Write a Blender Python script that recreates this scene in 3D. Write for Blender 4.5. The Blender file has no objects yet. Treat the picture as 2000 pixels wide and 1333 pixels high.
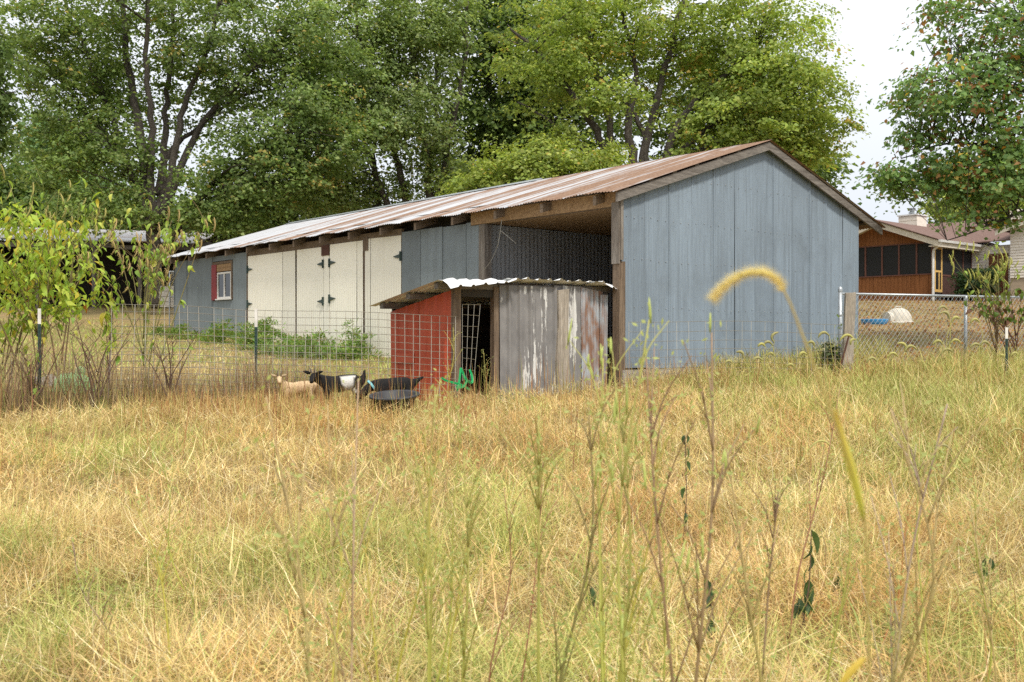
import bpy, bmesh, math, random
import numpy as np
from mathutils import Vector, Matrix, Euler, noise

# ------------------------------------------------------------------ camera, sky, sun, exposure
scene = bpy.context.scene
COL = scene.collection
EYE = 1.5                      # eye height above the ground at the camera
FP, CX, HY = 1944.44, 1000.0, 655.0   # focal length, centre column and horizon row of the photograph in its pixels

cam_d = bpy.data.cameras.new('camera')
cam_d.lens = 35.0; cam_d.sensor_width = 36.0
cam_d.shift_y = -11.5 / 2000.0
cam_d.clip_start = 0.05; cam_d.clip_end = 3000.0
cam_d.dof.use_dof = True
cam_d.dof.focus_distance = 17.0
cam_d.dof.aperture_fstop = 5.6
cam = bpy.data.objects.new('camera', cam_d); COL.objects.link(cam)
cam.location = (0, 0, EYE); cam.rotation_euler = (math.radians(90), 0, 0)
scene.camera = cam

SUN_EL = math.radians(52); SUN_DIR = Vector((0.40, -0.92))     # where the sun stands, seen from above
world = bpy.data.worlds.new('World'); scene.world = world
world.use_nodes = True
wt = world.node_tree; wt.nodes.clear()
wo = wt.nodes.new('ShaderNodeOutputWorld'); bg = wt.nodes.new('ShaderNodeBackground')
sky = wt.nodes.new('ShaderNodeTexSky'); sky.sky_type = 'NISHITA'; sky.sun_disc = False
sky.sun_elevation = SUN_EL; sky.sun_rotation = math.atan2(SUN_DIR.x, SUN_DIR.y)
sky.air_density = 1.0; sky.dust_density = 2.0
wmix = wt.nodes.new('ShaderNodeMix'); wmix.data_type = 'RGBA'; wmix.inputs[0].default_value = 0.9
wtc = wt.nodes.new('ShaderNodeTexCoord'); wn = wt.nodes.new('ShaderNodeTexNoise')
wn.inputs['Scale'].default_value = 1.6; wn.inputs['Detail'].default_value = 5
wsep = wt.nodes.new('ShaderNodeSeparateXYZ'); wr = wt.nodes.new('ShaderNodeValToRGB')      # overcast: brighter towards the zenith
wr.color_ramp.elements[0].position = 0.0; wr.color_ramp.elements[0].color = (5.5, 5.8, 6.4, 1)
wr.color_ramp.elements[1].position = 1.0; wr.color_ramp.elements[1].color = (12.2, 12.3, 12.4, 1)
e_ = wr.color_ramp.elements.new(0.30); e_.color = (7.9, 8.1, 8.4, 1)
wcl = wt.nodes.new('ShaderNodeMapRange'); wcl.inputs[1].default_value = 0.3; wcl.inputs[2].default_value = 0.7; wcl.inputs[3].default_value = 0.93; wcl.inputs[4].default_value = 1.06
wcc = wt.nodes.new('ShaderNodeMix'); wcc.data_type = 'RGBA'; wcc.blend_type = 'MULTIPLY'; wcc.inputs[0].default_value = 1.0; wcg = wt.nodes.new('ShaderNodeCombineColor')
wt.links.new(wtc.outputs['Generated'], wn.inputs['Vector']); wt.links.new(wtc.outputs['Generated'], wsep.inputs[0])
wt.links.new(wsep.outputs['Z'], wr.inputs['Fac']); wt.links.new(wn.outputs['Fac'], wcl.inputs[0])
for k_ in range(3): wt.links.new(wcl.outputs[0], wcg.inputs[k_])
wt.links.new(wr.outputs['Color'], wcc.inputs['A']); wt.links.new(wcg.outputs[0], wcc.inputs['B'])
wt.links.new(sky.outputs['Color'], wmix.inputs['A']); wt.links.new(wcc.outputs['Result'], wmix.inputs['B'])
wt.links.new(wmix.outputs['Result'], bg.inputs['Color'])
bg.inputs['Strength'].default_value = 0.1
wt.links.new(bg.outputs['Background'], wo.inputs['Surface'])

sun_d = bpy.data.lights.new('sun', 'SUN'); sun_d.energy = 2.4; sun_d.angle = math.radians(8); sun_d.color = (1.0, 0.93, 0.82)
sun = bpy.data.objects.new('sun', sun_d); COL.objects.link(sun)
_d = SUN_DIR.normalized()
to_sun = Vector((_d.x * math.cos(SUN_EL), _d.y * math.cos(SUN_EL), math.sin(SUN_EL)))
sun.rotation_euler = to_sun.to_track_quat('Z', 'Y').to_euler()
sun.location = to_sun * 60

scene.view_settings.view_transform = 'Standard'; scene.view_settings.look = 'None'
scene.view_settings.gamma = 1.0; scene.view_settings.use_curve_mapping = False
scene.view_settings.exposure = 0.52
scene.cycles.max_bounces = 10; scene.cycles.diffuse_bounces = 6; scene.cycles.transparent_max_bounces = 8
scene.cycles.use_denoising = False
scene.cycles.sample_clamp_indirect = 6.0

rng = np.random.default_rng(7); random.seed(7)

# ------------------------------------------------------------------ helpers
def at(px, py, Y):
    """the point at depth Y that the photograph's pixel (px, py) looks at"""
    return Vector(((px - CX) / FP * Y, Y, EYE + (HY - py) / FP * Y))

def tag(o, label=None, cat=None, group=None, kind=None):
    if label: o['label'] = label
    if cat: o['category'] = cat
    if group: o['group'] = group
    if kind: o['kind'] = kind
    return o

def empty(name, loc, rz=0.0):
    o = bpy.data.objects.new(name, None); COL.objects.link(o)
    o.location = loc; o.rotation_euler = (0, 0, rz); o.empty_display_size = 0.2
    return o

def link(name, me, parent=None):
    o = bpy.data.objects.new(name, me); COL.objects.link(o)
    if parent is not None: o.parent = parent
    return o

class MB:
    """collects shapes; build() links them as one mesh object"""
    def __init__(self): self.v = []; self.f = []
    def add(self, vs, fs):
        n = len(self.v); self.v.extend([tuple(p) for p in vs]); self.f.extend([tuple(i + n for i in f) for f in fs]); return self
    def box(self, x0, x1, y0, y1, z0, z1, M=None):
        vs = [Vector(p) for p in ((x0,y0,z0),(x1,y0,z0),(x1,y1,z0),(x0,y1,z0),(x0,y0,z1),(x1,y0,z1),(x1,y1,z1),(x0,y1,z1))]
        if M is not None: vs = [M @ p for p in vs]
        return self.add(vs, [(0,3,2,1),(4,5,6,7),(0,1,5,4),(1,2,6,5),(2,3,7,6),(3,0,4,7)])
    def beam(self, a, b, w, h, up=(0,0,1)):
        a, b = Vector(a), Vector(b); d = (b - a); L = d.length; d.normalize()
        s = d.cross(Vector(up))
        if s.length < 1e-5: s = Vector((1,0,0))
        s.normalize(); u = s.cross(d)
        M = Matrix((( d.x, s.x, u.x, a.x), (d.y, s.y, u.y, a.y), (d.z, s.z, u.z, a.z), (0,0,0,1)))
        return self.box(0, L, -w/2, w/2, -h/2, h/2, M)
    def tube(self, pts, r0, r1=None, n=6, cap=True):
        pts = [Vector(p) for p in pts]; m = len(pts)
        rs = r0 if isinstance(r0, (list, tuple)) else [r0 + ((r0 if r1 is None else r1) - r0) * i / max(1, m-1) for i in range(m)]
        base = len(self.v); ref = None
        for i, p in enumerate(pts):
            d = (pts[min(i+1, m-1)] - pts[max(i-1, 0)])
            if d.length < 1e-9: d = Vector((0,0,1))
            d.normalize()
            if ref is None: ref = d.orthogonal().normalized()
            ref = ref - d * ref.dot(d)
            if ref.length < 1e-6: ref = d.orthogonal()
            ref.normalize(); q = d.cross(ref)
            for k in range(n):
                a = 2 * math.pi * k / n
                self.v.append(tuple(p + (ref * math.cos(a) + q * math.sin(a)) * rs[i]))
        for i in range(m-1):
            for k in range(n):
                a = base + i*n + k; b = base + i*n + (k+1) % n
                self.f.append((a, b, b+n, a+n))
        if cap:
            self.f.append(tuple(base + k for k in reversed(range(n)))); self.f.append(tuple(base + (m-1)*n + k for k in range(n)))
        return self
    def lathe(self, prof, n=24, center=(0,0,0), sx=1, sy=1):
        base = len(self.v); c = Vector(center)
        for r, z in prof:
            for k in range(n):
                a = 2*math.pi*k/n; self.v.append((c.x + r*math.cos(a)*sx, c.y + r*math.sin(a)*sy, c.z + z))
        for i in range(len(prof)-1):
            for k in range(n):
                a = base+i*n+k; b = base+i*n+(k+1)%n; self.f.append((a,b,b+n,a+n))
        return self
    def prism(self, poly, off):
        """closed polygon (3-D points) extruded by the vector off"""
        n = len(poly); off = Vector(off); b = len(self.v)
        self.v.extend([tuple(Vector(p)) for p in poly]); self.v.extend([tuple(Vector(p)+off) for p in poly])
        self.f.append(tuple(b+i for i in range(n))); self.f.append(tuple(b+n+i for i in reversed(range(n))))
        for i in range(n):
            j = (i+1) % n; self.f.append((b+j, b+i, b+n+i, b+n+j))
        return self
    def mesh(self, name, mat, smooth=False):
        me = bpy.data.meshes.new(name); me.from_pydata(self.v, [], self.f)
        me.materials.append(mat)
        bm = bmesh.new(); bm.from_mesh(me); bmesh.ops.recalc_face_normals(bm, faces=bm.faces); bm.to_mesh(me); bm.free()
        if smooth: me.polygons.foreach_set('use_smooth', [True]*len(me.polygons))
        me.update(); return me
    def build(self, name, mat, parent=None, smooth=False):
        return link(name, self.mesh(name, mat, smooth), parent)

def np_mesh(name, V, F, mat, col=None, smooth=False):
    """V (n,3), F list of (m,k) index arrays with k = 3 or 4, col (n,3) point colours"""
    me = bpy.data.meshes.new(name)
    me.vertices.add(len(V)); me.vertices.foreach_set('co', np.asarray(V, np.float32).ravel())
    F = [f for f in F if len(f)]
    nl = sum(f.size for f in F); npoly = sum(len(f) for f in F)
    me.loops.add(nl); me.polygons.add(npoly)
    me.loops.foreach_set('vertex_index', np.concatenate([f.ravel() for f in F]).astype(np.int32))
    tot = np.concatenate([np.full(len(f), f.shape[1], np.int32) for f in F])
    st = np.concatenate([[0], np.cumsum(tot)[:-1]]).astype(np.int32)
    me.polygons.foreach_set('loop_start', st); me.polygons.foreach_set('loop_total', tot)
    if smooth: me.polygons.foreach_set('use_smooth', np.ones(npoly, bool))
    me.materials.append(mat)
    me.update(calc_edges=True)
    if col is not None:
        a = me.attributes.new('col', 'FLOAT_COLOR', 'POINT')
        c = np.ones((len(V), 4), np.float32); c[:, :3] = col; a.data.foreach_set('color', c.ravel())
    return me

def catmull(pts, k=5):
    pts = [Vector(p) for p in pts]
    if len(pts) < 3: return [pts[0].lerp(pts[-1], i/k) for i in range(k+1)]
    P = [pts[0]*2 - pts[1]] + pts + [pts[-1]*2 - pts[-2]]; out = []
    for i in range(1, len(P)-2):
        for j in range(k):
            t = j/k; a, b, c, d = P[i-1], P[i], P[i+1], P[i+2]
            out.append(0.5*((2*b) + (c-a)*t + (2*a-5*b+4*c-d)*t*t + (3*b-a-3*c+d)*t**3))
    out.append(pts[-1]); return out

# ------------------------------------------------------------------ materials
class NT:
    def __init__(self, name):
        self.m = bpy.data.materials.new(name); self.m.use_nodes = True
        self.t = self.m.node_tree; self.t.nodes.clear()
        self.out = self.n('ShaderNodeOutputMaterial'); self.b = self.n('ShaderNodeBsdfPrincipled')
        self.l(self.b.outputs[0], self.out.inputs[0])
    def n(self, t, **kw):
        x = self.t.nodes.new(t)
        for k, v in kw.items(): setattr(x, k, v)
        return x
    def l(self, a, b): self.t.links.new(a, b)
    def coord(self, scale=(1,1,1), kind='Object', rnd=False):
        tc = self.n('ShaderNodeTexCoord'); mp = self.n('ShaderNodeMapping'); mp.inputs['Scale'].default_value = scale
        self.l(tc.outputs[kind], mp.inputs['Vector'])
        if rnd:
            oi = self.n('ShaderNodeObjectInfo'); mu = self.n('ShaderNodeMath', operation='MULTIPLY'); mu.inputs[1].default_value = 37.0
            self.l(oi.outputs['Random'], mu.inputs[0]); self.l(mu.outputs[0], mp.inputs['Location'])
        return mp.outputs[0]
    def noise(self, vec, scale=5, detail=4, rough=0.55, lo=0.4, hi=0.6):
        x = self.n('ShaderNodeTexNoise'); x.inputs['Scale'].default_value = scale; x.inputs['Detail'].default_value = detail; x.inputs['Roughness'].default_value = rough
        self.l(vec, x.inputs['Vector'])
        r = self.n('ShaderNodeMapRange'); r.inputs[1].default_value = lo; r.inputs[2].default_value = hi
        self.l(x.outputs['Fac'], r.inputs[0]); return r.outputs[0]
    def mix(self, fac, a, b, blend='MIX'):
        x = self.n('ShaderNodeMix', data_type='RGBA', blend_type=blend)
        for s, v in ((x.inputs[0], fac), (x.inputs['A'], a), (x.inputs['B'], b)):
            if isinstance(v, (int, float)): s.default_value = v
            elif isinstance(v, tuple): s.default_value = (*v, 1) if len(v) == 3 else v
            else: self.l(v, s)
        return x.outputs['Result']
    def math(self, op, a, b=0.0):
        x = self.n('ShaderNodeMath', operation=op)
        for s, v in ((x.inputs[0], a), (x.inputs[1], b)):
            if isinstance(v, (int, float)): s.default_value = v
            else: self.l(v, s)
        return x.outputs[0]
    def fin(self, col, rough=0.8, metal=0.0, bump=None, bstr=0.3, bdist=0.01, spec=0.3):
        for k, v in (('Base Color', col), ('Roughness', rough), ('Metallic', metal)):
            if isinstance(v, (int, float)): self.b.inputs[k].default_value = v
            elif isinstance(v, tuple): self.b.inputs[k].default_value = (*v, 1)
            else: self.l(v, self.b.inputs[k])
        self.b.inputs['Specular IOR Level'].default_value = spec
        if bump is not None:
            bn = self.n('ShaderNodeBump'); bn.inputs['Strength'].default_value = bstr; bn.inputs['Distance'].default_value = bdist
            self.l(bump, bn.inputs['Height']); self.l(bn.outputs[0], self.b.inputs['Normal'])
        return self.m

def m_var(name, a, b, scale=(1,1,1), ns=4, lo=0.35, hi=0.65, rough=0.8, metal=0.0, bstr=0.25, bdist=0.01, fine=(0.8, 1.1), spec=0.3, rnd=True, detail=5):
    """two tones of one surface mixed by noise, with fine relief; scale stretches the noise"""
    t = NT(name); v = t.coord(scale, rnd=rnd)
    n1 = t.noise(v, ns, detail, 0.6, lo, hi); n2 = t.noise(v, ns*7, 3, 0.6, 0.3, 0.7)
    c = t.mix(n1, a, b)
    k = t.n('ShaderNodeMapRange'); k.inputs[3].default_value = fine[0]; k.inputs[4].default_value = fine[1]; t.l(n2, k.inputs[0])
    g = t.n('ShaderNodeCombineColor'); [t.l(k.outputs[0], g.inputs[i]) for i in range(3)]
    c = t.mix(1.0, c, g.outputs[0], 'MULTIPLY')
    return t.fin(c, rough, metal, n2, bstr, bdist, spec)

def m_plain(name, c, rough=0.6, metal=0.0, spec=0.4):
    t = NT(name); v = t.coord((1,1,1), rnd=True); n = t.noise(v, 9, 4, 0.6, 0.3, 0.7)
    return t.fin(t.mix(n, tuple(x*0.82 for x in c), tuple(min(1, x*1.08) for x in c)), rough, metal, n, 0.1, 0.005, spec)

def m_wood(name, a, b, axis='z', rough=0.85):
    s = {'x': (0.9, 14, 14), 'y': (14, 0.9, 14), 'z': (14, 14, 0.9)}[axis]
    return m_var(name, a, b, s, 1.6, 0.3, 0.7, rough, 0, 0.5, 0.006, (0.55, 1.15))

def m_paint_metal(name, base, dirt, streak=0.35, rough=0.5):
    """weathered painted sheet: streaks that run down, blotches, a little tone change from sheet to sheet"""
    t = NT(name); v = t.coord((9, 9, 0.45), rnd=True); v2 = t.coord((1, 1, 1))
    st = t.noise(v, 1.5, 6, 0.65, 0.42, 0.72); bl = t.noise(v2, 1.1, 6, 0.65, 0.45, 0.75); sp = t.noise(v2, 30, 3, 0.6, 0.62, 0.7)
    f = t.math('MULTIPLY', t.math('MAXIMUM', st, bl), streak)
    c = t.mix(f, base, dirt)
    c = t.mix(t.math('MULTIPLY', sp, 0.25), c, tuple(x*0.4 for x in dirt))
    oi = t.n('ShaderNodeObjectInfo'); mr = t.n('ShaderNodeMapRange'); mr.inputs[3].default_value = 0.88; mr.inputs[4].default_value = 1.08
    t.l(oi.outputs['Random'], mr.inputs[0]); g = t.n('ShaderNodeCombineColor'); [t.l(mr.outputs[0], g.inputs[i]) for i in range(3)]
    c = t.mix(1.0, c, g.outputs[0], 'MULTIPLY')
    return t.fin(c, rough, 0.0, bl, 0.15, 0.01, 0.35)

def m_roof():
    """galvanised sheet; the object's colour (red channel) says how rusty that sheet is"""
    t = NT('rusty_roof_metal'); oi = t.n('ShaderNodeObjectInfo'); sp = t.n('ShaderNodeSeparateColor'); t.l(oi.outputs['Color'], sp.inputs[0])
    v = t.coord((0.22, 5.0, 0.22), rnd=True); v2 = t.coord((0.8, 2.2, 0.8))
    n = t.noise(v, 1.6, 6, 0.6, 0.25, 0.75); n2 = t.noise(v2, 3, 6, 0.65, 0.2, 0.8); n3 = t.noise(v2, 22, 4, 0.6, 0.3, 0.7)
    k = t.math('ADD', t.math('MULTIPLY', n, 0.75), t.math('MULTIPLY', n2, 0.25))
    lo = t.math('SUBTRACT', 1.0, sp.outputs[0])
    f = t.n('ShaderNodeMapRange'); t.l(k, f.inputs[0]); t.l(t.math('SUBTRACT', lo, 0.10), f.inputs[1]); t.l(t.math('ADD', lo, 0.10), f.inputs[2])
    zinc = t.mix(n2, (0.33, 0.345, 0.37), (0.53, 0.54, 0.555)); rust = t.mix(n3, (0.15, 0.085, 0.056), (0.28, 0.185, 0.125))
    c = t.mix(f.outputs[0], zinc, rust)
    r = t.mix(f.outputs[0], (0.5, 0.5, 0.5), (0.9, 0.9, 0.9)); mt = t.math('MULTIPLY', t.math('SUBTRACT', 1.0, f.outputs[0]), 0.15)
    return t.fin(c, r, mt, n3, 0.2, 0.01, 0.3)

def m_peel(name, base, base2, flake, amount=0.58):
    t = NT(name); v = t.coord((5, 5, 0.5), rnd=True); v2 = t.coord((30, 30, 7)); v3 = t.coord((1.3, 1.3, 0.9), rnd=True)
    a = t.noise(v, 1.6, 5, 0.7, 0.35, 0.75); b = t.noise(v2, 1, 5, 0.7, 0.3, 0.7); d = t.noise(v3, 1.2, 3, 0.5, 0.35, 0.65)
    s = t.math('ADD', t.math('MULTIPLY', a, 0.6), t.math('ADD', t.math('MULTIPLY', b, 0.2), t.math('MULTIPLY', d, 0.2)))
    r = t.n('ShaderNodeMapRange'); t.l(s, r.inputs[0]); r.inputs[1].default_value = amount; r.inputs[2].default_value = amount+0.035
    n = t.noise(t.coord((2,2,1)), 3, 5, 0.6, 0.3, 0.7)
    c = t.mix(r.outputs[0], t.mix(n, base, base2), flake)
    return t.fin(c, 0.75, 0, r.outputs[0], 0.3, 0.004, 0.2)

def m_rust_sheet():
    t = NT('rusty_corrugated_metal'); v = t.coord((2.5, 2.5, 0.8)); n = t.noise(v, 1.5, 6, 0.65, 0.43, 0.57); n2 = t.noise(v, 12, 4, 0.6, 0.3, 0.7)
    c = t.mix(n, t.mix(n2, (0.30,0.33,0.36), (0.42,0.45,0.48)), t.mix(n2, (0.16,0.085,0.058), (0.26,0.15,0.10)))
    return t.fin(c, 0.75, 0.1, n2, 0.2, 0.005, 0.3)

def m_leaf(name, trans=0.45, rough=0.5, tint=(1.3, 1.25, 0.7)):
    t = NT(name); a = t.n('ShaderNodeAttribute', attribute_name='col')
    t.b.inputs['Roughness'].default_value = rough; t.b.inputs['Specular IOR Level'].default_value = 0.3
    t.l(a.outputs['Color'], t.b.inputs['Base Color'])
    tr = t.n('ShaderNodeBsdfTranslucent'); c2 = t.mix(1.0, a.outputs['Color'], tint, 'MULTIPLY'); t.l(c2, tr.inputs['Color'])
    ms = t.n('ShaderNodeMixShader'); ms.inputs[0].default_value = trans
    t.l(t.b.outputs[0], ms.inputs[1]); t.l(tr.outputs[0], ms.inputs[2]); t.l(ms.outputs[0], t.out.inputs[0])
    return t.m

def m_grass(name='dry_grass_blades'):
    """blade colour comes from each blade; patches of greener and redder growth come from where the grass stands"""
    t = NT(name); a = t.n('ShaderNodeAttribute', attribute_name='col')
    g = t.n('ShaderNodeNewGeometry'); n = t.noise(g.outputs['Position'], 0.55, 4, 0.6, 0.5, 0.72); n2 = t.noise(g.outputs['Position'], 0.9, 3, 0.5, 0.55, 0.75)
    c = t.mix(t.math('MULTIPLY', n, 0.16), a.outputs['Color'], (0.26, 0.28, 0.08))
    c = t.mix(t.math('MULTIPLY', n2, 0.22), c, (0.52, 0.28, 0.13))
    t.l(c, t.b.inputs['Base Color']); t.b.inputs['Roughness'].default_value = 0.7; t.b.inputs['Specular IOR Level'].default_value = 0.2
    tr = t.n('ShaderNodeBsdfTranslucent'); t.l(c, tr.inputs['Color'])
    ms = t.n('ShaderNodeMixShader'); ms.inputs[0].default_value = 0.3
    t.l(t.b.outputs[0], ms.inputs[1]); t.l(tr.outputs[0], ms.inputs[2]); t.l(ms.outputs[0], t.out.inputs[0])
    return t.m

def m_ground():
    t = NT('ground_soil_and_thatch'); g = t.n('ShaderNodeNewGeometry'); p = g.outputs['Position']
    n1 = t.noise(p, 0.45, 5, 0.6, 0.4, 0.62); n2 = t.noise(p, 6, 6, 0.7, 0.3, 0.7); n3 = t.noise(p, 28, 4, 0.7, 0.35, 0.65)
    c = t.mix(n2, (0.17, 0.11, 0.055), (0.34, 0.25, 0.115)); c = t.mix(t.math('MULTIPLY', n1, 0.55), c, (0.13, 0.15, 0.045))
    c = t.mix(t.math('MULTIPLY', n3, 0.45), c, (0.44, 0.31, 0.15))
    return t.fin(c, 0.95, 0, n2, 0.6, 0.05, 0.1)

MAT = {}
MAT['ground'] = m_ground()
MAT['grass'] = m_grass()
MAT['leaf'] = m_leaf('tree_leaves')
MAT['weedleaf'] = m_leaf('weed_leaves', 0.4)
MAT['bristle'] = m_leaf('foxtail_bristles', 0.5, 0.6, (1.1, 1.08, 0.95))
MAT['bark'] = m_var('grey_brown_bark', (0.095,0.080,0.066), (0.20,0.175,0.15), (5,5,1.2), 2.5, 0.3, 0.7, 0.95, 0, 1.0, 0.04, (0.5,1.2))
MAT['stem'] = m_leaf('weed_stems', 0.1, 0.7)
MAT['blue'] = m_paint_metal('blue_grey_painted_metal', (0.212,0.266,0.322), (0.120,0.144,0.168), 0.72)
MAT['grey'] = m_paint_metal('grey_painted_metal', (0.20,0.235,0.25), (0.13,0.145,0.15), 0.7)
MAT['dark_metal'] = m_paint_metal('bare_dark_metal', (0.34,0.355,0.37), (0.20,0.20,0.20), 0.6, 0.45)
MAT['cream'] = m_paint_metal('cream_painted_door', (0.85,0.815,0.70), (0.69,0.64,0.52), 0.30, 0.55)
MAT['red'] = m_paint_metal('red_painted_metal', (0.46,0.078,0.033), (0.28,0.042,0.022), 0.40, 0.5)
MAT['white_metal'] = m_paint_metal('white_roof_metal', (0.74,0.75,0.75), (0.52,0.51,0.47), 0.4, 0.45)
MAT['roof'] = m_roof()
MAT['peel'] = m_peel('grey_peeling_paint_metal', (0.155,0.150,0.149), (0.235,0.228,0.224), (0.58,0.58,0.56), 0.534)
MAT['rust'] = m_rust_sheet()
MAT['wood_z'] = m_wood('weathered_wood_upright', (0.13,0.105,0.085), (0.30,0.27,0.235), 'z')
MAT['wood_x'] = m_wood('weathered_wood_across', (0.115,0.10,0.088), (0.27,0.245,0.22), 'x')
MAT['wood_y'] = m_wood('weathered_wood_along', (0.07,0.055,0.042), (0.19,0.155,0.12), 'y')
MAT['brown_z'] = m_wood('brown_post_wood', (0.11,0.075,0.05), (0.25,0.185,0.13), 'z')
MAT['rafter'] = m_wood('old_rafter_wood', (0.12,0.085,0.055), (0.27,0.20,0.14), 'x')
MAT['pale_wood_z'] = m_wood('pale_weathered_wood', (0.25,0.21,0.165), (0.47,0.42,0.35), 'z')
MAT['osb'] = m_var('strand_board', (0.25,0.150,0.075), (0.40,0.26,0.135), (6,6,6), 3, 0.35, 0.65, 0.8, 0, 0.3, 0.004, (0.7,1.15))
MAT['block'] = m_var('concrete_block', (0.28,0.26,0.23), (0.42,0.40,0.36), (2,2,2), 4, 0.3, 0.7, 0.95, 0, 0.6, 0.01)
MAT['hinge'] = m_plain('dark_green_iron', (0.05,0.075,0.065), 0.5, 0.3)
MAT['red_wood'] = m_plain('dark_red_painted_wood', (0.22,0.018,0.022), 0.6)
MAT['white_paint'] = m_plain('white_paint', (0.68,0.66,0.62), 0.55)
MAT['galv'] = m_plain('galvanised_steel', (0.42,0.45,0.47), 0.4, 0.55)
MAT['wire'] = m_plain('galvanised_wire', (0.40,0.38,0.33), 0.5, 0.3)
MAT['dark_green'] = m_plain('dark_green_painted_steel', (0.025,0.055,0.045), 0.55)
MAT['rust_bar'] = m_plain('rusted_iron_bar', (0.09,0.04,0.028), 0.9)
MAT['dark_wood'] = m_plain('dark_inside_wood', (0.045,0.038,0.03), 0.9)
MAT['green_plastic'] = m_plain('green_plastic_strap', (0.015,0.40,0.13), 0.4)
MAT['rubber'] = m_plain('black_rubber', (0.035,0.036,0.04), 0.55)
MAT['glass'] = None
def m_glass():
    t = NT('window_pane_glass'); t.b.inputs['Base Color'].default_value = (0.03,0.035,0.04,1); t.b.inputs['Roughness'].default_value = 0.04
    t.b.inputs['Specular IOR Level'].default_value = 0.6
    return t.m
MAT['glass'] = m_glass()

def gz(x, y):
    """height of the ground"""
    z = np.interp(y, [-60, 2, 5, 9, 14.5, 16.2, 18, 21, 30, 40, 46, 60, 400], [0, 0, .05, .20, .47, .62, .78, 1.0, 1.66, 2.45, 2.85, 3.2, 4.5])
    x = np.asarray(x, float)
    z = z + np.clip(x, 0, 12) * 0.02 * np.clip((y-8)/8, 0, 1)
    return z
def gzf(x, y): return float(gz(x, y))
# ------------------------------------------------------------------ ground
def build_ground():
    xs = np.unique(np.concatenate([np.linspace(-420, -24, 22), np.arange(-24, 24.01, 0.4), np.linspace(24, 420, 22)]))
    ys = np.unique(np.concatenate([np.linspace(-60, -2, 8), np.arange(-2, 50.01, 0.4), np.linspace(50, 600, 26)]))
    X, Y = np.meshgrid(xs, ys); Z = gz(X, Y)
    bump = np.array([[noise.noise(Vector((x*0.5, y*0.5, 0)))*0.5 + noise.noise(Vector((x*1.7, y*1.7, 4)))*0.35 for x in xs] for y in ys])
    near = (np.abs(X) < 24) & (Y < 50)
    Z = Z + np.where(near, bump*0.07, 0)
    V = np.stack([X, Y, Z], -1).reshape(-1, 3); w = len(xs); h = len(ys)
    i = (np.arange(h-1)[:, None]*w + np.arange(w-1)[None]).ravel()
    F = np.stack([i, i+1, i+w+1, i+w], -1)
    o = link('ground', np_mesh('ground', V, [F], MAT['ground'], smooth=True)); tag(o, kind='structure')
build_ground()

# ------------------------------------------------------------------ barn
PHI = math.atan2(0.654, 0.757)
BX, BY = 1.775, 16.2
def bt(px):            # distance along the long wall that the pixel column px looks at
    u = (px - CX)/FP; return BY*(0.10957 - u)/(0.6536 + 0.7567*u)
def bz(py, t): return EYE + (HY - py)/FP*(BY + 0.7567*t)
W, L, RIDGE, SL = 7.28, 18.35, 3.93, 0.3214
def zr(x): return 5.17 - SL*abs(x - RIDGE)          # roof surface above local x
barn = tag(empty('barn', (BX, BY, 0), PHI), 'long low barn with blue grey metal gable, cream doors and rusty metal roof', 'barn')

def corr(name, mat, parent, o, ax, nrm, w, zb, zt, pitch=0.0407, amp=0.005, prof='sine', lift=0.0, rows=1, wob=0.0, thick=True):
    """one corrugated sheet standing on the line o + ax*d (d from 0 to w); zb, zt give bottom and top height at d; nrm points outward"""
    ax = Vector((ax[0], ax[1], 0)); nrm = Vector((nrm[0], nrm[1], 0)); o = Vector((o[0], o[1], 0))
    ds = []
    if prof == 'sine':
        n = max(2, int(round(w/pitch))); ds = [(i/(n*4)*w, amp*math.sin(2*math.pi*i/4)) for i in range(n*4+1)]
    else:      # ribbed roofing profile: narrow raised ribs
        d = 0.0; k = 0
        while d < w - 1e-6:
            for dd, h in ((0.0, 0), (pitch*0.62, 0), (pitch*0.72, amp), (pitch*0.86, amp), (pitch*0.96, 0)):
                if d + dd <= w: ds.append((d + dd, h))
            d += pitch
        ds.append((w, 0))
    f = lambda q, d: q(d) if callable(q) else q
    V = []; F = []; m = len(ds); ph = random.random()*6
    for i, (d, h) in enumerate(ds):
        lf = lift if i >= m-3 else 0.0
        for r in range(rows+1):
            s = r/rows; z = f(zb, d)*(1-s) + f(zt, d)*s
            q = h + lf + wob*math.sin(ph + 3*s + d*2)
            V.append(o + ax*d + nrm*q + Vector((0, 0, z)))
    R = rows + 1
    for i in range(m-1):
        for r in range(rows): F.append((i*R+r, (i+1)*R+r, (i+1)*R+r+1, i*R+r+1))
    mb = MB(); mb.add(V, F)
    me = bpy.data.meshes.new(name); me.from_pydata(mb.v, [], mb.f); me.materials.append(mat); me.update()
    return link(name, me, parent)

def b_box(name, mat, x0, x1, y0, y1, z0, z1, parent=None):
    return MB().box(x0, x1, y0, y1, z0, z1).build(name, mat, parent or barn)

# gable: twelve sheets
N = 12; pw = W/N
for k in range(N):
    x0 = k*pw
    corr('siding_panel', MAT['blue'], barn, (x0, 0.0), (1, 0), (0, -1), pw-random.choice([0.010, 0.016, 0.022]), 0.95 + random.uniform(-.012,.012),
         lambda d, x0=x0: zr(x0+d) - 0.115, lift=random.choice([0.010, 0.018, 0.026]), rows=6, wob=random.uniform(.002,.010))
mb = MB()
for k in range(N):
    for zz in (1.12, 1.95, 2.75, 3.45, 4.2):
        for j in range(3):
            x = (k + 0.17 + 0.33*j)*pw + random.uniform(-.02,.02); z = zz + random.uniform(-.02,.02)
            if z < zr(x) - 0.3: mb.lathe([(0, 0.010), (0.008, 0.004), (0.009, 0)], 6, (0,0,0)); 
            else: continue
            n = 18
            for i in range(len(mb.v)-n, len(mb.v)):
                a = mb.v[i]; mb.v[i] = (x + a[0], -0.008 - a[2], z + a[1])
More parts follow.
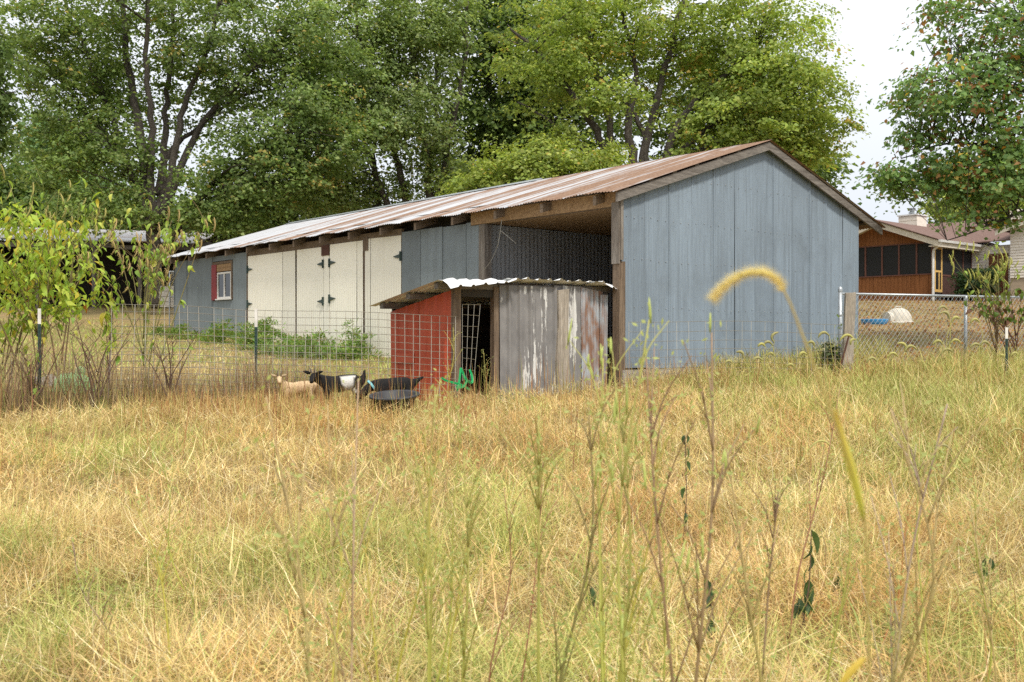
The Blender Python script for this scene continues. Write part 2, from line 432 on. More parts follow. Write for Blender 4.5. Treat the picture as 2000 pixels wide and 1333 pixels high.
tag(mb.build('siding_screw', MAT['dark_metal'], barn), kind='stuff')
# inner stop behind the gable sheets so that no light comes through the seams
b_box('gable_lining', MAT['dark_wood'], 0.02, W-0.02, 0.06, 0.09, 0.9, 3.75)
MB().prism([(0.1, 0.06, 3.75), (W-0.1, 0.06, 3.75), (RIDGE, 0.06, 4.98)], (0, 0.03, 0)).build('gable_lining', MAT['dark_wood'], barn)
# block footing under the gable
x = 0.0
while x < W - 0.05:
    w = min(0.395, W - x)
    for r in range(2):
        b_box('block', MAT['block'], x + 0.004 + (0.0 if r else 0.006), x + w - 0.008, -0.035 + random.uniform(-.006,.006), 0.15, 0.50 + r*0.215 + 0.004, 0.50 + (r+1)*0.215 - (0.008 if r == 0 else 0.0))
    x += 0.40
# rake boards, ridge end and the packing blocks that show under the sheets
for a, b in (((-0.22, zr(-0.22)), (RIDGE, zr(RIDGE))), ((RIDGE, zr(RIDGE)), (8.05, zr(8.05)))):
    MB().prism([(a[0], -0.13, a[1]-0.045), (b[0], -0.13, b[1]-0.045), (b[0], -0.13, b[1]-0.195), (a[0], -0.13, a[1]-0.195)], (0, 0.045, 0)).build('rake_board', MAT['wood_x'], barn)
for k in range(14):
    xx = -0.05 + k*0.60
    if abs(xx - RIDGE) < 0.15: continue
    s = -1 if xx > RIDGE else 1
    MB().prism([(xx, -0.125, zr(xx)-0.044), (xx+0.10, -0.125, zr(xx+0.10)-0.044), (xx+0.10, -0.125, zr(xx+0.1)-0.012), (xx, -0.125, zr(xx)-0.012)], (0, L+0.15, 0)).build('purlin', MAT['wood_y'], barn)
# roof sheets: both slopes
nsh = 28; sw = (L + 0.32)/nsh
def rust_of(k):
    base = [0.72,0.62,0.70,0.58,0.48,0.66,0.36,0.62,0.70,0.34,0.42,0.64,0.40,0.62,0.36,0.52,0.66,0.34,0.50,0.40,0.56,0.32,0.42,0.30,0.36,0.28,0.32,0.26]
    return base[k]
for side in (0, 1):
    for k in range(nsh):
        y0 = -0.17 + k*sw; V = []; F = []; nc = 40
        xa, xb = (-0.31 + random.uniform(-.02,.02), RIDGE+0.02) if side == 0 else (RIDGE-0.02, 8.15)
        rows = [xa, xa + (xb-xa)*0.5, xb]; wv = random.uniform(-0.02, 0.02); ph = random.random()*6
        for i in range(nc+1):
            d = i/nc*(sw+0.03)
            for x in rows:
                edge = 0.012*math.sin(ph + d*6) if x == rows[0 if side == 0 else 2] else 0
                V.append((x, y0+d, zr(x) + 0.009*math.sin(2*math.pi*i/4) + 0.004*(k % 2) + edge))
        R = len(rows)
        for i in range(nc):
            for r in range(R-1): F.append((i*R+r, i*R+r+1, (i+1)*R+r+1, (i+1)*R+r))
        me = bpy.data.meshes.new('roof_sheet'); me.from_pydata(V, [], F); me.materials.append(MAT['roof']); me.update()
        o = link('roof_sheet', me, barn); o.color = (rust_of(k) + random.uniform(-.03,.03), random.random(), 0, 1)
# ridge cap
MB().prism([(RIDGE-0.2, 6.2, zr(RIDGE-0.2)+0.018), (RIDGE, 6.2, zr(RIDGE)+0.035), (RIDGE+0.2, 6.2, zr(RIDGE+0.2)+0.018)], (0, L-6.1, 0)).build('ridge_cap', MAT['galv'], barn)
# rafters (their tails show under the drip edge)
rt = [bt(px) for px in (1183,1079,988,904,831,763,701,644,592,545,500,458,420,386,350)]
for t in rt:
    MB().prism([(-0.26, t-0.03, zr(-0.26)-0.05), (-0.26, t-0.03, zr(-0.26)-0.20), (RIDGE, t-0.03, zr(RIDGE)-0.20), (RIDGE, t-0.03, zr(RIDGE)-0.05)], (0, 0.07, 0)).build('rafter', MAT['rafter'], barn)
# open bay
T1 = bt(943)
hdr = [(0.0, -0.06, 3.80), (0.0, T1+0.3, 3.80), (0.0, T1+0.3, 3.60), (0.0, -0.06, 3.60)]
tj = bt(1065)
for a, b in ((0.02, tj-0.003), (tj+0.003, T1+0.30)):
    b_box('header_board', MAT['osb'], -0.05, -0.012, a, b, 3.605 + 0.004*(a > 1), 3.84)
b_box('header_beam', MAT['brown_z'], -0.01, 0.06, 0.02, T1+0.35, 3.60, 3.70)
b_box('ceiling', MAT['osb'], 0.062, W, 0.10, T1+0.05, 3.63, 3.645)
k = 0; x = 0.05
while x < W - 0.1:
    corr('partition_panel', MAT['dark_metal'], barn, (x, T1+0.10), (1, 0), (0, -1), 0.86, 0.6, 3.625, pitch=0.105, amp=0.0055, lift=0.006); x += 0.86
b_box('back_wall', MAT['dark_metal'], W-0.03, W, 0.1, L, 0.6, 3.62)
b_box('end_wall', MAT['grey'], 0.0, W, L-0.02, L, 0.9, 3.62)
# door frame inside the bay
mb = MB(); mb.box(W-0.9, W-0.84, 0.65, 0.75, 0.8, 2.75); mb.box(W-0.9, W-0.84, 1.6, 1.7, 0.8, 2.75); mb.box(W-0.9, W-0.84, 0.65, 1.7, 2.75, 2.87)
mb.build('inner_door_frame', MAT['brown_z'], barn)
# posts
b_box('post', MAT['wood_z'], -0.035, 0.13, T1-0.10, T1+0.08, 0.6, 3.60)
b_box('post', MAT['brown_z'], -0.06, 0.08, -0.02, 0.13, 0.5, 2.70)
b_box('post', MAT['brown_z'], 0.0, 0.08, 0.02, 0.12, 2.70, 3.60)
b_box('trim_board', MAT['wood_z'], -0.085, -0.06, -0.03, 0.135, 2.66, 3.66)
b_box('trim_board', MAT['wood_z'], -0.06, 0.0, -0.055, -0.025, 2.72, 3.74)
b_box('trim_board', MAT['wood_z'], -0.045, -0.012, -0.045, 0.16, 3.74, 3.85)
# grey wall between the doors and the bay
TA, TB = T1+0.08, bt(785)
x = TA; sheets = [TA, TA+0.42, TA+1.18, TA+1.94, TB]
for a, b in zip(sheets[:-1], sheets[1:]):
    corr('siding_panel', MAT['grey'], barn, (0, b), (0, -1), (-1, 0), b-a+0.004, 0.7, 3.66+random.uniform(-.01,.01), lift=random.choice([.008,.016]), rows=4, wob=.005)
# header above the doors
TC, TD = bt(484), bt(342)
b_box('header_beam', MAT['rafter'], -0.005, 0.06, TB, TC, 3.46, 3.74)
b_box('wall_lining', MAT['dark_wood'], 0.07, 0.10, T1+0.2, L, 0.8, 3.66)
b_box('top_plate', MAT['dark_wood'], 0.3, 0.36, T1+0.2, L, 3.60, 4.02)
# cream doors
def door(pa, pb, seams, top_l, top_r, hinges):
    """pa, pb: pixel columns of the right and the left edge; hinges: (edge, height)"""
    a, b = bt(pa), bt(pb); cols = [a] + [bt(s) for s in seams] + [b]
    d = MB().box(0.0, 0.035, a+0.01, b-0.01, 1.0, 3.50).build('door', MAT['rafter'], barn)
    for i, (p, q) in enumerate(zip(cols[:-1], cols[1:])):
        zt = lambda dd, p=p, q=q: top_l + (top_r-top_l)*((q-dd)-a)/(b-a) if b > a else top_l
        corr('door_panel', MAT['cream'], d, (-0.012 - 0.003*(i % 2), q-0.006), (0, -1), (-1, 0), q-p-0.012, 1.02, lambda dd, q=q: top_r + (top_l-top_r)*((q-dd)-a)/(b-a), pitch=0.09, amp=0.0025, rows=4, wob=.004, lift=0.0)
    for e, z in hinges:
        y = a if e == 'r' else b; s = 1 if e == 'r' else -1
        hb = MB().box(-0.045, -0.022, y-0.03, y+0.03, z-0.10, z+0.10)
        hb.prism([(-0.040, y+s*0.03, z+0.045), (-0.040, y+s*0.26, z+0.008), (-0.040, y+s*0.26, z-0.008), (-0.040, y+s*0.03, z-0.045)], (0.012, 0, 0))
        hb.tube([(-0.05, y, z-0.10), (-0.05, y, z+0.10)], 0.012)
        hb.build('hinge', MAT['hinge'], d)
door(578, 485.5, [553], 3.58, 3.575, [('l', bz(527, bt(488))), ('l', bz(594, bt(488)))])
door(633, 580.5, [], 3.58, 3.57, [('r', bz(516, bt(632))), ('r', bz(589, bt(632)))])
door(710, 645.5, [698], 3.60, 3.60, [('l', bz(514, bt(645))), ('l', bz(584, bt(645)))])
door(784.5, 714, [725], 3.62, 3.60, [('r', bz(501, bt(783)))])
b_box('door_strip', MAT['cream'], -0.018, 0.01, bt(644.5), bt(633.8), 1.02, 3.36)
b_box('gusset_plate', MAT['rust_bar'], -0.035, -0.012, bt(645), bt(630), 3.36, 3.60)
b_box('post', MAT['brown_z'], 0.0, 0.05, bt(714.5), bt(709.5), 1.0, 3.60)
b_box('gusset_plate', MAT['brown_z'], -0.03, -0.008, bt(721), bt(711), 3.36, 3.64)
# far grey wing with the small window
wt0, wt1 = bt(455), bt(416); wz0, wz1 = bz(586, bt(435)), bz(511, bt(435))
cols = [TC+0.02, wt0, wt1, TD-0.9, TD]
for i, (a, b) in enumerate(zip(cols[:-1], cols[1:])):
    if i == 1:
        corr('siding_panel', MAT['grey'], barn, (0, b), (0, -1), (-1, 0), b-a, 1.05, wz0-0.02, lift=0, rows=2)
        corr('siding_panel', MAT['grey'], barn, (0, b), (0, -1), (-1, 0), b-a, wz1+0.02, 3.70, lift=0, rows=1)
    else:
        corr('siding_panel', MAT['grey'], barn, (0, b), (0, -1), (-1, 0), b-a+0.004, 1.05, 3.70, lift=0.01, rows=3, wob=.005)
b_box('sill_board', MAT['wood_y'], -0.04, 0.05, TC, TD, 0.95, 1.06)
b_box('corner_board', MAT['brown_z'], -0.02, 0.02, TC-0.02, TC+0.03, 1.0, 3.70)
win = MB()
win.box(-0.03, 0.04, wt0, wt0+0.06, wz0, wz1); win.box(-0.03, 0.04, wt0+0.06, wt1, wz1-0.07, wz1)
win = win.build('window', MAT['brown_z'], barn)
b_box('casing_board', MAT['red_wood'], -0.045, 0.02, wt1-0.30, wt1, wz0, wz1-0.075, win)
for q in range(2):
    b_box('head_board', MAT['osb'], -0.028, 0.02, wt0+0.07, wt1-0.31, wz1-0.08-0.10*(q+1)+0.006, wz1-0.08-0.10*q, win)
sa, sb, sz0, sz1 = wt0+0.08, wt1-0.31, wz0+0.03, wz1-0.30
mb = MB(); mb.box(-0.02, 0.02, sa, sb, sz1-0.05, sz1); mb.box(-0.02, 0.02, sa, sb, sz0, sz0+0.05); mb.box(-0.02, 0.02, sa, sa+0.045, sz0+.05, sz1-.05); mb.box(-0.02, 0.02, sb-0.045, sb, sz0+.05, sz1-.05)
mb.box(-0.015, 0.02, (sa+sb)/2-0.03, (sa+sb)/2+0.03, sz0+.05, sz1-.05)
mb.build('sash', MAT['white_paint'], win)
for a, b in ((sa+.045, (sa+sb)/2-.03), ((sa+sb)/2+.03, sb-.045)): b_box('pane', MAT['glass'], 0.006, 0.012, a, b, sz0+.05, sz1-.05, win)
b_box('curtain', MAT['white_paint'], 0.03, 0.04, sa+0.05, (sa+sb)/2-0.12, sz0+.05, sz1-.05, win)
b_box('window_sill', MAT['white_paint'], -0.06, 0.02, wt0+0.03, wt1-0.27, sz0-0.035, sz0-0.002, win)

# old wires that hang from the header
M_b = Matrix.Translation((BX, BY, 0)) @ Matrix.Rotation(PHI, 4, 'Z')
th = bt(988)
hw = MB().tube(catmull([M_b @ Vector(p) for p in ((-0.1, th, 3.62), (-0.12, th+0.03, 3.35), (-0.12, th+0.12, 3.1), (-0.10, th+0.35, 2.85), (-0.1, th+0.62, 2.66))]), 0.006, 0.004, 5)
hw.tube(catmull([M_b @ Vector(p) for p in ((-0.12, th, 3.42), (-0.1, th-0.18, 3.30), (-0.1, th-0.40, 3.16))]), 0.005, 0.003, 5)
tag(hw.build('hanging_wire', MAT['wire']), 'thin grey wire dangling in the open barn bay from the header board', 'wire')

# ------------------------------------------------------------------ goat shelter in the nook before the open bay
SX, SY = -0.815, 14.35
shed = tag(empty('goat_shelter', (SX, SY, 0), PHI), 'small goat shelter patched from red, grey and rusty metal sheets', 'shelter')
def sx(px):
    u = (px-CX)/FP; return (u*SY - SX)/(0.757 - u*0.654)
def srz(x, y): return 2.27 + 0.012*x - 0.185*(y)       # roof underside
def s_box(name, mat, *a): return MB().box(*a).build(name, mat, shed)
# red side wall: three sheets
for a, b in ((1.66, 0.92), (0.92, 0.10)):
    corr('red_panel', MAT['red'], shed, (0.0 - 0.004*(a < 1), a), (0, -1), (-1, 0), a-b+0.02, 0.35, lambda d, a=a: srz(0, a-d)-0.10, pitch=0.24, amp=0.018, prof='rib', rows=4, wob=.006)
s_box('red_board', MAT['red'], -0.045, -0.02, 0.98, 1.58, 1.08, 1.22)
s_box('post', MAT['brown_z'], -0.01, 0.10, 0.0, 0.09, 0.3, 2.20)
s_box('post', MAT['brown_z'], sx(965), sx(975), 0.0, 0.09, 0.3, 2.22)
s_box('lintel', MAT['dark_wood'], 0.10, sx(965), 0.03, 0.08, 2.06, 2.18)
g0 = sx(975); gs = [g0, sx(1044), sx(1083)]
for i, (a, b) in enumerate(zip(gs[:-1], gs[1:])):
    corr('grey_panel', MAT['peel'], shed, (a, -0.012 - 0.014*(i % 2)), (1, 0), (0, -1), b-a+0.01, 0.35, 2.25, pitch=0.22, amp=0.034, prof='rib', rows=4, wob=.008, lift=.02)
corr('grey_panel', MAT['peel'], shed, (sx(1081), -0.02), (1, 0), (0, -1), sx(1134)-sx(1081), 0.35, 2.28, pitch=0.24, amp=0.034, prof='rib', rows=4, wob=.008, lift=.0)
mb = MB(); xa, xb = sx(1080), sx(1102)
pts = [(xa+0.00, 0.3), (xa-0.015, 1.1), (xa+0.03, 1.75), (xa+0.02, 2.20), (xb+0.01, 2.23), (xb-0.01, 1.6), (xb+0.02, 0.9), (xb+0.0, 0.3)]
mb.prism([(x, -0.105, z) for x, z in pts], (0, 0.06, 0)); mb.build('slab_board', MAT['pale_wood_z'], shed)
corr('rusty_panel', MAT['rust'], shed, (sx(1133), -0.03), (1, 0), (0, -1), 0.50, 0.35, lambda d: 2.27-0.12*d, pitch=0.062, amp=0.010, rows=3, wob=.01)
o = corr('rusty_panel', MAT['rust'], shed, (sx(1133)+0.42, -0.045), (1, 0), (0, -1), 0.17, 0.5, 2.16, pitch=0.062, amp=0.010, rows=3, wob=.01)
s_box('post', MAT['wood_z'], 3.10, 3.18, 0.02, 0.10, 0.4, 2.2)
# dark inside: back wall, end wall
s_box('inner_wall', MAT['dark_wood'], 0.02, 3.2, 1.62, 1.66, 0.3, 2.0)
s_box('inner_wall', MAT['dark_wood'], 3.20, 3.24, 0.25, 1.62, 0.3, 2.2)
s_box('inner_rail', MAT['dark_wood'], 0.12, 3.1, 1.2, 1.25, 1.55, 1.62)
# rafters under the roof, seen from below along the left edge
for y in (0.02, 0.72, 1.42):
    MB().box(-0.42, 3.3, y, y+0.09, -0.105, -0.012, Matrix.Translation((0,0,0)) ) if False else None
    mb = MB(); x0, x1 = -0.30, 3.25; za, zb = srz(x0, y), srz(x1, y)
    mb.prism([(x0, y, za-0.015), (x1, y, zb-0.015), (x1, y, zb-0.10), (x0, y, za-0.10)], (0, 0.09, 0)); mb.build('rafter', MAT['wood_x'], shed)
# white ribbed roof sheets: the two outer ones sag over the front edge
def roof_sheet(x0, x1, yf, yb, droop, lift=0.0, mat='white_metal', tilt=0.0):
    ds = [];
    d = x0; pitch = 0.23
    while d < x1 - 1e-6:
        for dd, h in ((0,0),(pitch*.60,0),(pitch*.70,.024),(pitch*.82,.024),(pitch*.92,0)):
            if d+dd <= x1: ds.append((d+dd, h))
        d += pitch
    ds.append((x1, 0)); V = []; F = []
    ys = [yf, yf+0.08, yf+0.18, yf+0.30, (yf+yb)*0.5, yb]
    for x, h in ds:
        k = (x-x0)/(x1-x0)
        for j, y in enumerate(ys):
            w = max(0, 1 - (y-yf)/0.30)
            V.append((x, y, srz(x, y) + h + lift + tilt*k - droop(x)*w*w + (0.010*math.sin(x*17+y*5) if j < 3 else 0)))
    R = len(ys)
    for i in range(len(ds)-1):
        for r in range(R-1): F.append((i*R+r, (i+1)*R+r, (i+1)*R+r+1, i*R+r+1))
    me = bpy.data.meshes.new('roof_sheet'); me.from_pydata(V, [], F); me.materials.append(MAT[mat]); me.update(); return link('roof_sheet', me, shed)
roof_sheet(-0.36, 0.62, -0.36, 1.74, lambda x: 0.19 - 0.10*(x+0.46), 0.004)
roof_sheet(0.55, 1.0, -0.28, 1.72, lambda x: 0.10*max(0, 1-(x-0.5)*1.6), 0.010)
roof_sheet(0.86, 2.05, -0.16, 1.9, lambda x: 0.0, 0.03)
roof_sheet(1.98, 2.85, -0.14, 1.9, lambda x: -0.01, 0.018)
roof_sheet(2.62, 3.34, -0.27, 1.8, lambda x: 0.16*min(1, max(0, (x-2.7)*2)), 0.010)
# ------------------------------------------------------------------ house with the screened porch, up the slope behind the yard
MAT['cedar'] = m_wood('stained_cedar_board', (0.185,0.068,0.022), (0.30,0.120,0.042), 'z')
MAT['mullion'] = m_plain('red_brown_trim', (0.13,0.055,0.04), 0.7)
MAT['screen'] = m_plain('dark_insect_screen', (0.018,0.019,0.021), 0.5, 0, 0.3)
MAT['fascia'] = m_plain('cream_fascia_board', (0.62,0.57,0.48), 0.7)
MAT['siding'] = m_plain('pale_lap_siding', (0.74,0.68,0.60), 0.7)
MAT['shingle'] = m_var('brown_roof_shingles', (0.13,0.075,0.062), (0.22,0.145,0.12), (1,6,1), 5, 0.3, 0.7, 0.95, 0, 0.5, 0.01)
MAT['gutter'] = m_plain('white_gutter', (0.66,0.66,0.65), 0.4)
MAT['yellow_wood'] = m_plain('pale_yellow_door_frame', (0.68,0.44,0.15), 0.6)
MAT['rail'] = m_plain('dark_brown_railing', (0.075,0.038,0.03), 0.7)
MAT['redwood'] = m_wood('red_brown_door', (0.14,0.05,0.025), (0.21,0.08,0.04), 'z')
MAT['stucco'] = m_plain('tan_foundation', (0.42,0.34,0.25), 0.9)
MAT['deck'] = m_plain('grey_step_boards', (0.34,0.30,0.25), 0.8)
HC = Vector((0.4228*46.0, 46.0, 0.0))
house = tag(empty('house', HC, PHI), 'house with brown screened porch, white lap siding and brown shingle roof', 'house')
def h_box(name, mat, x0, x1, y0, y1, z0, z1, parent=None): return MB().box(x0, x1, y0, y1, z0, z1).build(name, MAT[mat], parent or house)
PW = 5.44; Zb, Zs0, Zs1 = 3.05, 4.36, 5.78; HRG = PW/2; HS = 0.37
def hz(y): return 7.02 - HS*abs(y - HRG)
# porch front (local plane x = 0, running back along y)
nb = 26; bw = PW/nb
for k in range(nb):
    h_box('siding_board', 'cedar', -0.02 - 0.006*(k % 2), 0.02, k*bw+0.006, (k+1)*bw-0.006, Zb, Zs0-0.05)
    y0, y1 = k*bw+0.006, (k+1)*bw-0.006
    MB().prism([(-0.02-0.006*(k % 2), y0, Zs1+0.04), (-0.02-0.006*(k % 2), y1, Zs1+0.04), (-0.02-0.006*(k % 2), y1, hz(y1)-0.1), (-0.02-0.006*(k % 2), y0, hz(y0)-0.1)], (0.04, 0, 0)).build('siding_board', MAT['cedar'], house)
h_box('sill_rail', 'mullion', -0.05, 0.03, 0.0, PW, Zs0-0.05, Zs0)
h_box('head_rail', 'mullion', -0.04, 0.03, 0.0, PW, Zs1-0.01, Zs1+0.04)
ymul = []
for px in (1770.5, 1738.5, 1726+0, 1724): pass
def hy(px):
    u = (px-CX)/FP; return (HC.x - u*46)/(0.6536 + 0.7567*u)
muls = [0.0, hy(1792), hy(1757.5), hy(1724.5), hy(1692), hy(1692)+0.85, hy(1692)+1.7, PW-0.1]
for m in muls[:-1]: h_box('mullion', 'mullion', -0.03, 0.03, m, m+0.075, Zs0, Zs1-0.01)
for a, b in zip(muls[:-1], muls[1:]): h_box('screen', 'screen', 0.0, 0.01, a+0.075, b, Zs0, Zs1-0.01)
h_box('skirt_board', 'cedar', 0.05, 0.09, 0, PW, 2.3, Zb)
for a, b, s in ((-0.45, HRG, 1), (HRG, PW+0.45, -1)):
    MB().prism([(-0.42, a, hz(a)-0.02), (-0.42, b, hz(b)-0.02), (-0.42, b, hz(b)-0.30), (-0.42, a, hz(a)-0.30)], (0.05, 0, 0)).build('fascia_board', MAT['fascia'], house)
    MB().prism([(-0.36, a, hz(a)-0.24), (-0.36, b, hz(b)-0.24), (-0.36, b, hz(b)-0.26), (-0.36, a, hz(a)-0.26)], (0.34, 0, 0)).build('soffit', MAT['fascia'], house)
    MB().prism([(-0.48, a-0.04*s if s > 0 else a, hz(a)+0.0), (-0.48, b, hz(b)+0.0), (-0.48, b, hz(b)+0.05), (-0.48, a, hz(a)+0.05)], (7.8, 0, 0)).build('roof', MAT['shingle'], house)
# gutter and downspout along the eave above the porch side
MB().prism([(-0.45, -0.48, hz(-0.45)-0.10), (-0.45, -0.58, hz(-0.45)-0.10), (-0.45, -0.60, hz(-0.45)+0.01), (-0.45, -0.48, hz(-0.45)+0.01)], (4.6, 0, 0)).build('gutter', MAT['gutter'], house)
MB().box(-0.40, 4.1, -0.46, 0.0, hz(-0.45)-0.28, hz(-0.45)-0.24).build('soffit', MAT['fascia'], house)
MB().box(-0.40, 4.1, -0.47, -0.43, hz(-0.45)-0.30, hz(-0.45)-0.02).build('fascia_board', MAT['fascia'], house)
MB().tube([(-0.30, -0.52, hz(-0.45)-0.08), (-0.28, -0.45, hz(-0.45)-0.22), (-0.12, -0.10, hz(-0.45)-0.42), (-0.10, -0.06, hz(-0.45)-0.60), (-0.10, -0.06, 2.7)], 0.06, 0.06, 6).build('downspout', MAT['gutter'], house)
# porch side wall (local plane y = 0, running along x) with the screen door
h_box('side_sill', 'mullion', 0.9, 3.9, -0.03, 0.03, Zs0-0.1, Zs0-0.02)
h_box('side_head', 'mullion', 0.05, 3.9, -0.03, 0.03, 5.62, 5.78)
for a, b in ((0.95, 2.0), (2.08, 2.95), (3.03, 3.85)):
    h_box('screen', 'screen', a, b, -0.005, 0.005, Zs0-0.02, 5.62); h_box('mullion', 'mullion', b, b+0.075, -0.03, 0.03, Zs0-0.02, 5.62)
h_box('side_wall', 'rail', 0.9, 3.9, -0.01, 0.02, Zb, Zs0-0.1)
h_box('corner_post', 'mullion', -0.03, 0.07, -0.03, 0.0, Zb, Zs1)
dr = MB(); x0, x1, z0, z1, zm = 0.10, 0.84, 3.50, 5.58, 4.42
dr.box(x0, x0+0.09, -0.04, -0.01, z0, z1); dr.box(x1-0.09, x1, -0.04, -0.01, z0, z1); dr.box(x0+.09, x1-.09, -0.04, -0.01, z1-0.09, z1); dr.box(x0+.09, x1-.09, -0.04, -0.01, z0, z0+0.12); dr.box(x0+.09, x1-.09, -0.04, -0.01, zm, zm+0.09); dr.box(0.50, 0.57, -0.04, -0.01, z0+.12, zm)
d = dr.build('screen_door', MAT['yellow_wood'], house); h_box('screen', 'screen', x0+.09, x1-.09, -0.012, -0.006, z0+.12, z1-.09, d)
# deck, railing and steps at the side door
h_box('deck', 'rail', 0.0, 3.9, -1.0, -0.05, 3.22, 3.34); h_box('deck_skirt', 'cedar', 0.02, 3.9, -1.0, -0.96, 2.6, 3.22)
rl = MB().box(0.0, 3.9, -1.02, -0.96, 4.22, 4.30).build('railing', MAT['rail'], house)
MB().box(0.0, 3.9, -1.01, -0.97, 3.42, 3.48).build('rail', MAT['rail'], rl)
x = 0.08
while x < 3.9: MB().box(x, x+0.045, -1.01, -0.97, 3.48, 4.22).build('baluster', MAT['rail'], rl); x += 0.165
for k in range(4): h_box('step', 'deck', -0.55-0.28*k+0.28, -0.30-0.28*k+0.28, -2.1, -0.5, 2.9-0.14*k, 2.96-0.14*k)
# main house wall with the red-brown door; nearer two-storey wall of lap siding
def lap(x, y0, y1, z0, z1, topf=None):
    z = z0
    while z < z1 - 0.02:
        zt = min(z+0.125, z1)
        if topf is None or z < topf(0): MB().prism([(x-0.028, y0, z), (x-0.008, y0, zt), (x+0.01, y0, zt), (x+0.01, y0, z)], (0, y1-y0, 0)).build('siding_board', MAT['siding'], house)
        z += 0.128
lap(3.92, -2.25, -0.02, 3.1, 5.75)
h_box('front_door', 'redwood', 3.86, 3.89, -1.75, -0.85, 3.34, 5.40); h_box('door_trim', 'fascia', 3.85, 3.885, -0.85, -0.72, 3.34, 5.5)
lap(2.9, -8.0, -2.26, 4.15, 7.3)
h_box('foundation_wall', 'stucco', 2.92, 3.0, -8.0, -2.26, 2.4, 4.15)
h_box('wing_side', 'siding', 2.95, 8.0, -2.30, -2.26, 2.4, 7.3)
h_box('back_fill', 'siding', 3.95, 4.0, -2.25, 6.0, 2.4, 5.8)
def wz(y): return 6.55 + 0.32*(-2.26 - y)
MB().prism([(2.45, -1.75, wz(-1.75)), (2.45, -8.0, wz(-8.0)), (2.45, -8.0, wz(-8)-0.26), (2.45, -1.75, wz(-1.75)-0.26)], (0.05, 0, 0)).build('fascia_board', MAT['fascia'], house)
MB().prism([(2.40, -1.70, wz(-1.70)+0.05), (2.40, -8.0, wz(-8.0)+0.05), (2.40, -8.0, wz(-8)), (2.40, -1.70, wz(-1.70))], (6.0, 0, 0)).build('roof', MAT['shingle'], house)
MB().prism([(3.6, -2.3, 5.95), (3.6, 8, 5.95), (8.6, 8, 7.6), (8.6, -2.3, 7.6)], (0, 0, 0.05)).build('roof', MAT['shingle'], house)
# chimney with its flue cap
cx0 = 4.3
ch = h_box('chimney', 'siding', cx0, cx0+1.0, 2.95, 3.95, 6.2, 7.66)
h_box('chimney_cap', 'gutter', cx0-0.06, cx0+1.06, 2.89, 4.01, 7.66, 7.73, ch)
for k in range(3): h_box('siding_board', 'siding', cx0-0.025, cx0, 2.95, 3.95, 6.9+0.25*k, 7.12+0.25*k, ch)
MB().lathe([(0.13,7.73),(0.13,7.82),(0.19,7.84),(0.10,7.89),(0.10,7.95),(0.20,7.96),(0.20,7.99),(0.10,8.02),(0.21,8.05),(0.21,8.08),(0,8.11)], 12, (cx0+0.4, 3.45, 0)).build('flue', MAT['galv'], ch)

# ------------------------------------------------------------------ far open shed at the back of the yard
MAT['far_roof'] = m_roof()
fs = tag(empty('pole_shed', at(190, 590, 44), 0.10), 'low open pole shed with white rusting roof behind the ragweed', 'shed')
fz = gzf(-18, 44)
oz = fs.location.z
FX0, FX1 = -5.5, 4.4
MB().prism([(FX0, -0.6, 2.75), (FX1, -0.6, 2.55), (FX1, 4.5, 3.5), (FX0, 4.5, 3.7)], (0, 0, 0.05)).build('roof', MAT['far_roof'], fs).color = (0.42, 0, 0, 1)
MB().box(FX0, 0.9, -0.35, -0.22, 2.38, 2.58).build('beam', MAT['wood_x'], fs)
MB().box(0.9, FX1, -0.33, -0.22, 2.30, 2.48).build('beam', MAT['wood_x'], fs)
for x in (-5.3, -2.4, -0.05, 1.9, 4.1): MB().box(x-0.08, x+0.08, -0.34, -0.2, -0.6, 2.38).build('post', MAT['wood_z'], fs)
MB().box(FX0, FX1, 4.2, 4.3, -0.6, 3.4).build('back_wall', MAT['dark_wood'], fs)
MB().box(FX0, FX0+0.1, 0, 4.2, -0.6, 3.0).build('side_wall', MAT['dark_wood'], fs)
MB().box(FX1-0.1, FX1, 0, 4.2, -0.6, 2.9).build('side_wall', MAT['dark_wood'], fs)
# grey block pile and wire gate beside the far barn corner
blk = tag(empty('block_stack', at(322, 590, 38), 0.2), 'stack of pale grey concrete blocks behind the far barn corner', 'blocks')
for r in range(4):
    for k in range(3): MB().box(-0.6+k*0.41, -0.21+k*0.41, -0.1, 0.1, r*0.205-0.2, r*0.205-0.01).build('block', MAT['block'], blk)
gp = at(339, 640, 31.0)
gate = tag(empty('wire_gate', (gp.x, gp.y, gzf(gp.x, gp.y)), 0.4), 'narrow chain link gate at the far corner of the barn', 'gate')
fr = MB(); fr.tube([(-0.12,0,-0.1),(-0.12,0,1.75)],0.02); fr.tube([(0.12,0,-0.1),(0.12,0,1.75)],0.02); fr.tube([(-0.12,0,1.74),(0.12,0,1.74)],0.018); fr.tube([(-0.12,0,0.95),(0.12,0,0.95)],0.018)
fr.build('gate_frame', MAT['galv'], gate)
ms = MB()
for k in range(24):
    z = k*0.075
    ms.tube([(-0.12,0,z),(0.12,0,min(1.74,z+0.24))],0.004,n=3); ms.tube([(0.12,0.004,z),(-0.12,0.004,min(1.74,z+0.24))],0.004,n=3)
ms.build('wire_mesh', MAT['wire'], gate)

# ------------------------------------------------------------------ trees
def leaves_np(C, D, Nn, Lg, Wd):
    """folded leaf blades: base C, direction D, normal Nn, length Lg, half width Wd -> vertices, quads"""
    S = np.cross(D, Nn); S /= np.linalg.norm(S, axis=1, keepdims=True) + 1e-9
    Nn = np.cross(S, D)
    Lg = Lg[:, None]; Wd = Wd[:, None]
    mid = C + D*Lg*0.42 + Nn*Wd*0.35; tip = C + D*Lg - Nn*Lg*0.12
    V = np.stack([C, mid + S*Wd, tip, mid - S*Wd], 1).reshape(-1, 3)
    return V, np.arange(len(V)).reshape(-1, 4)

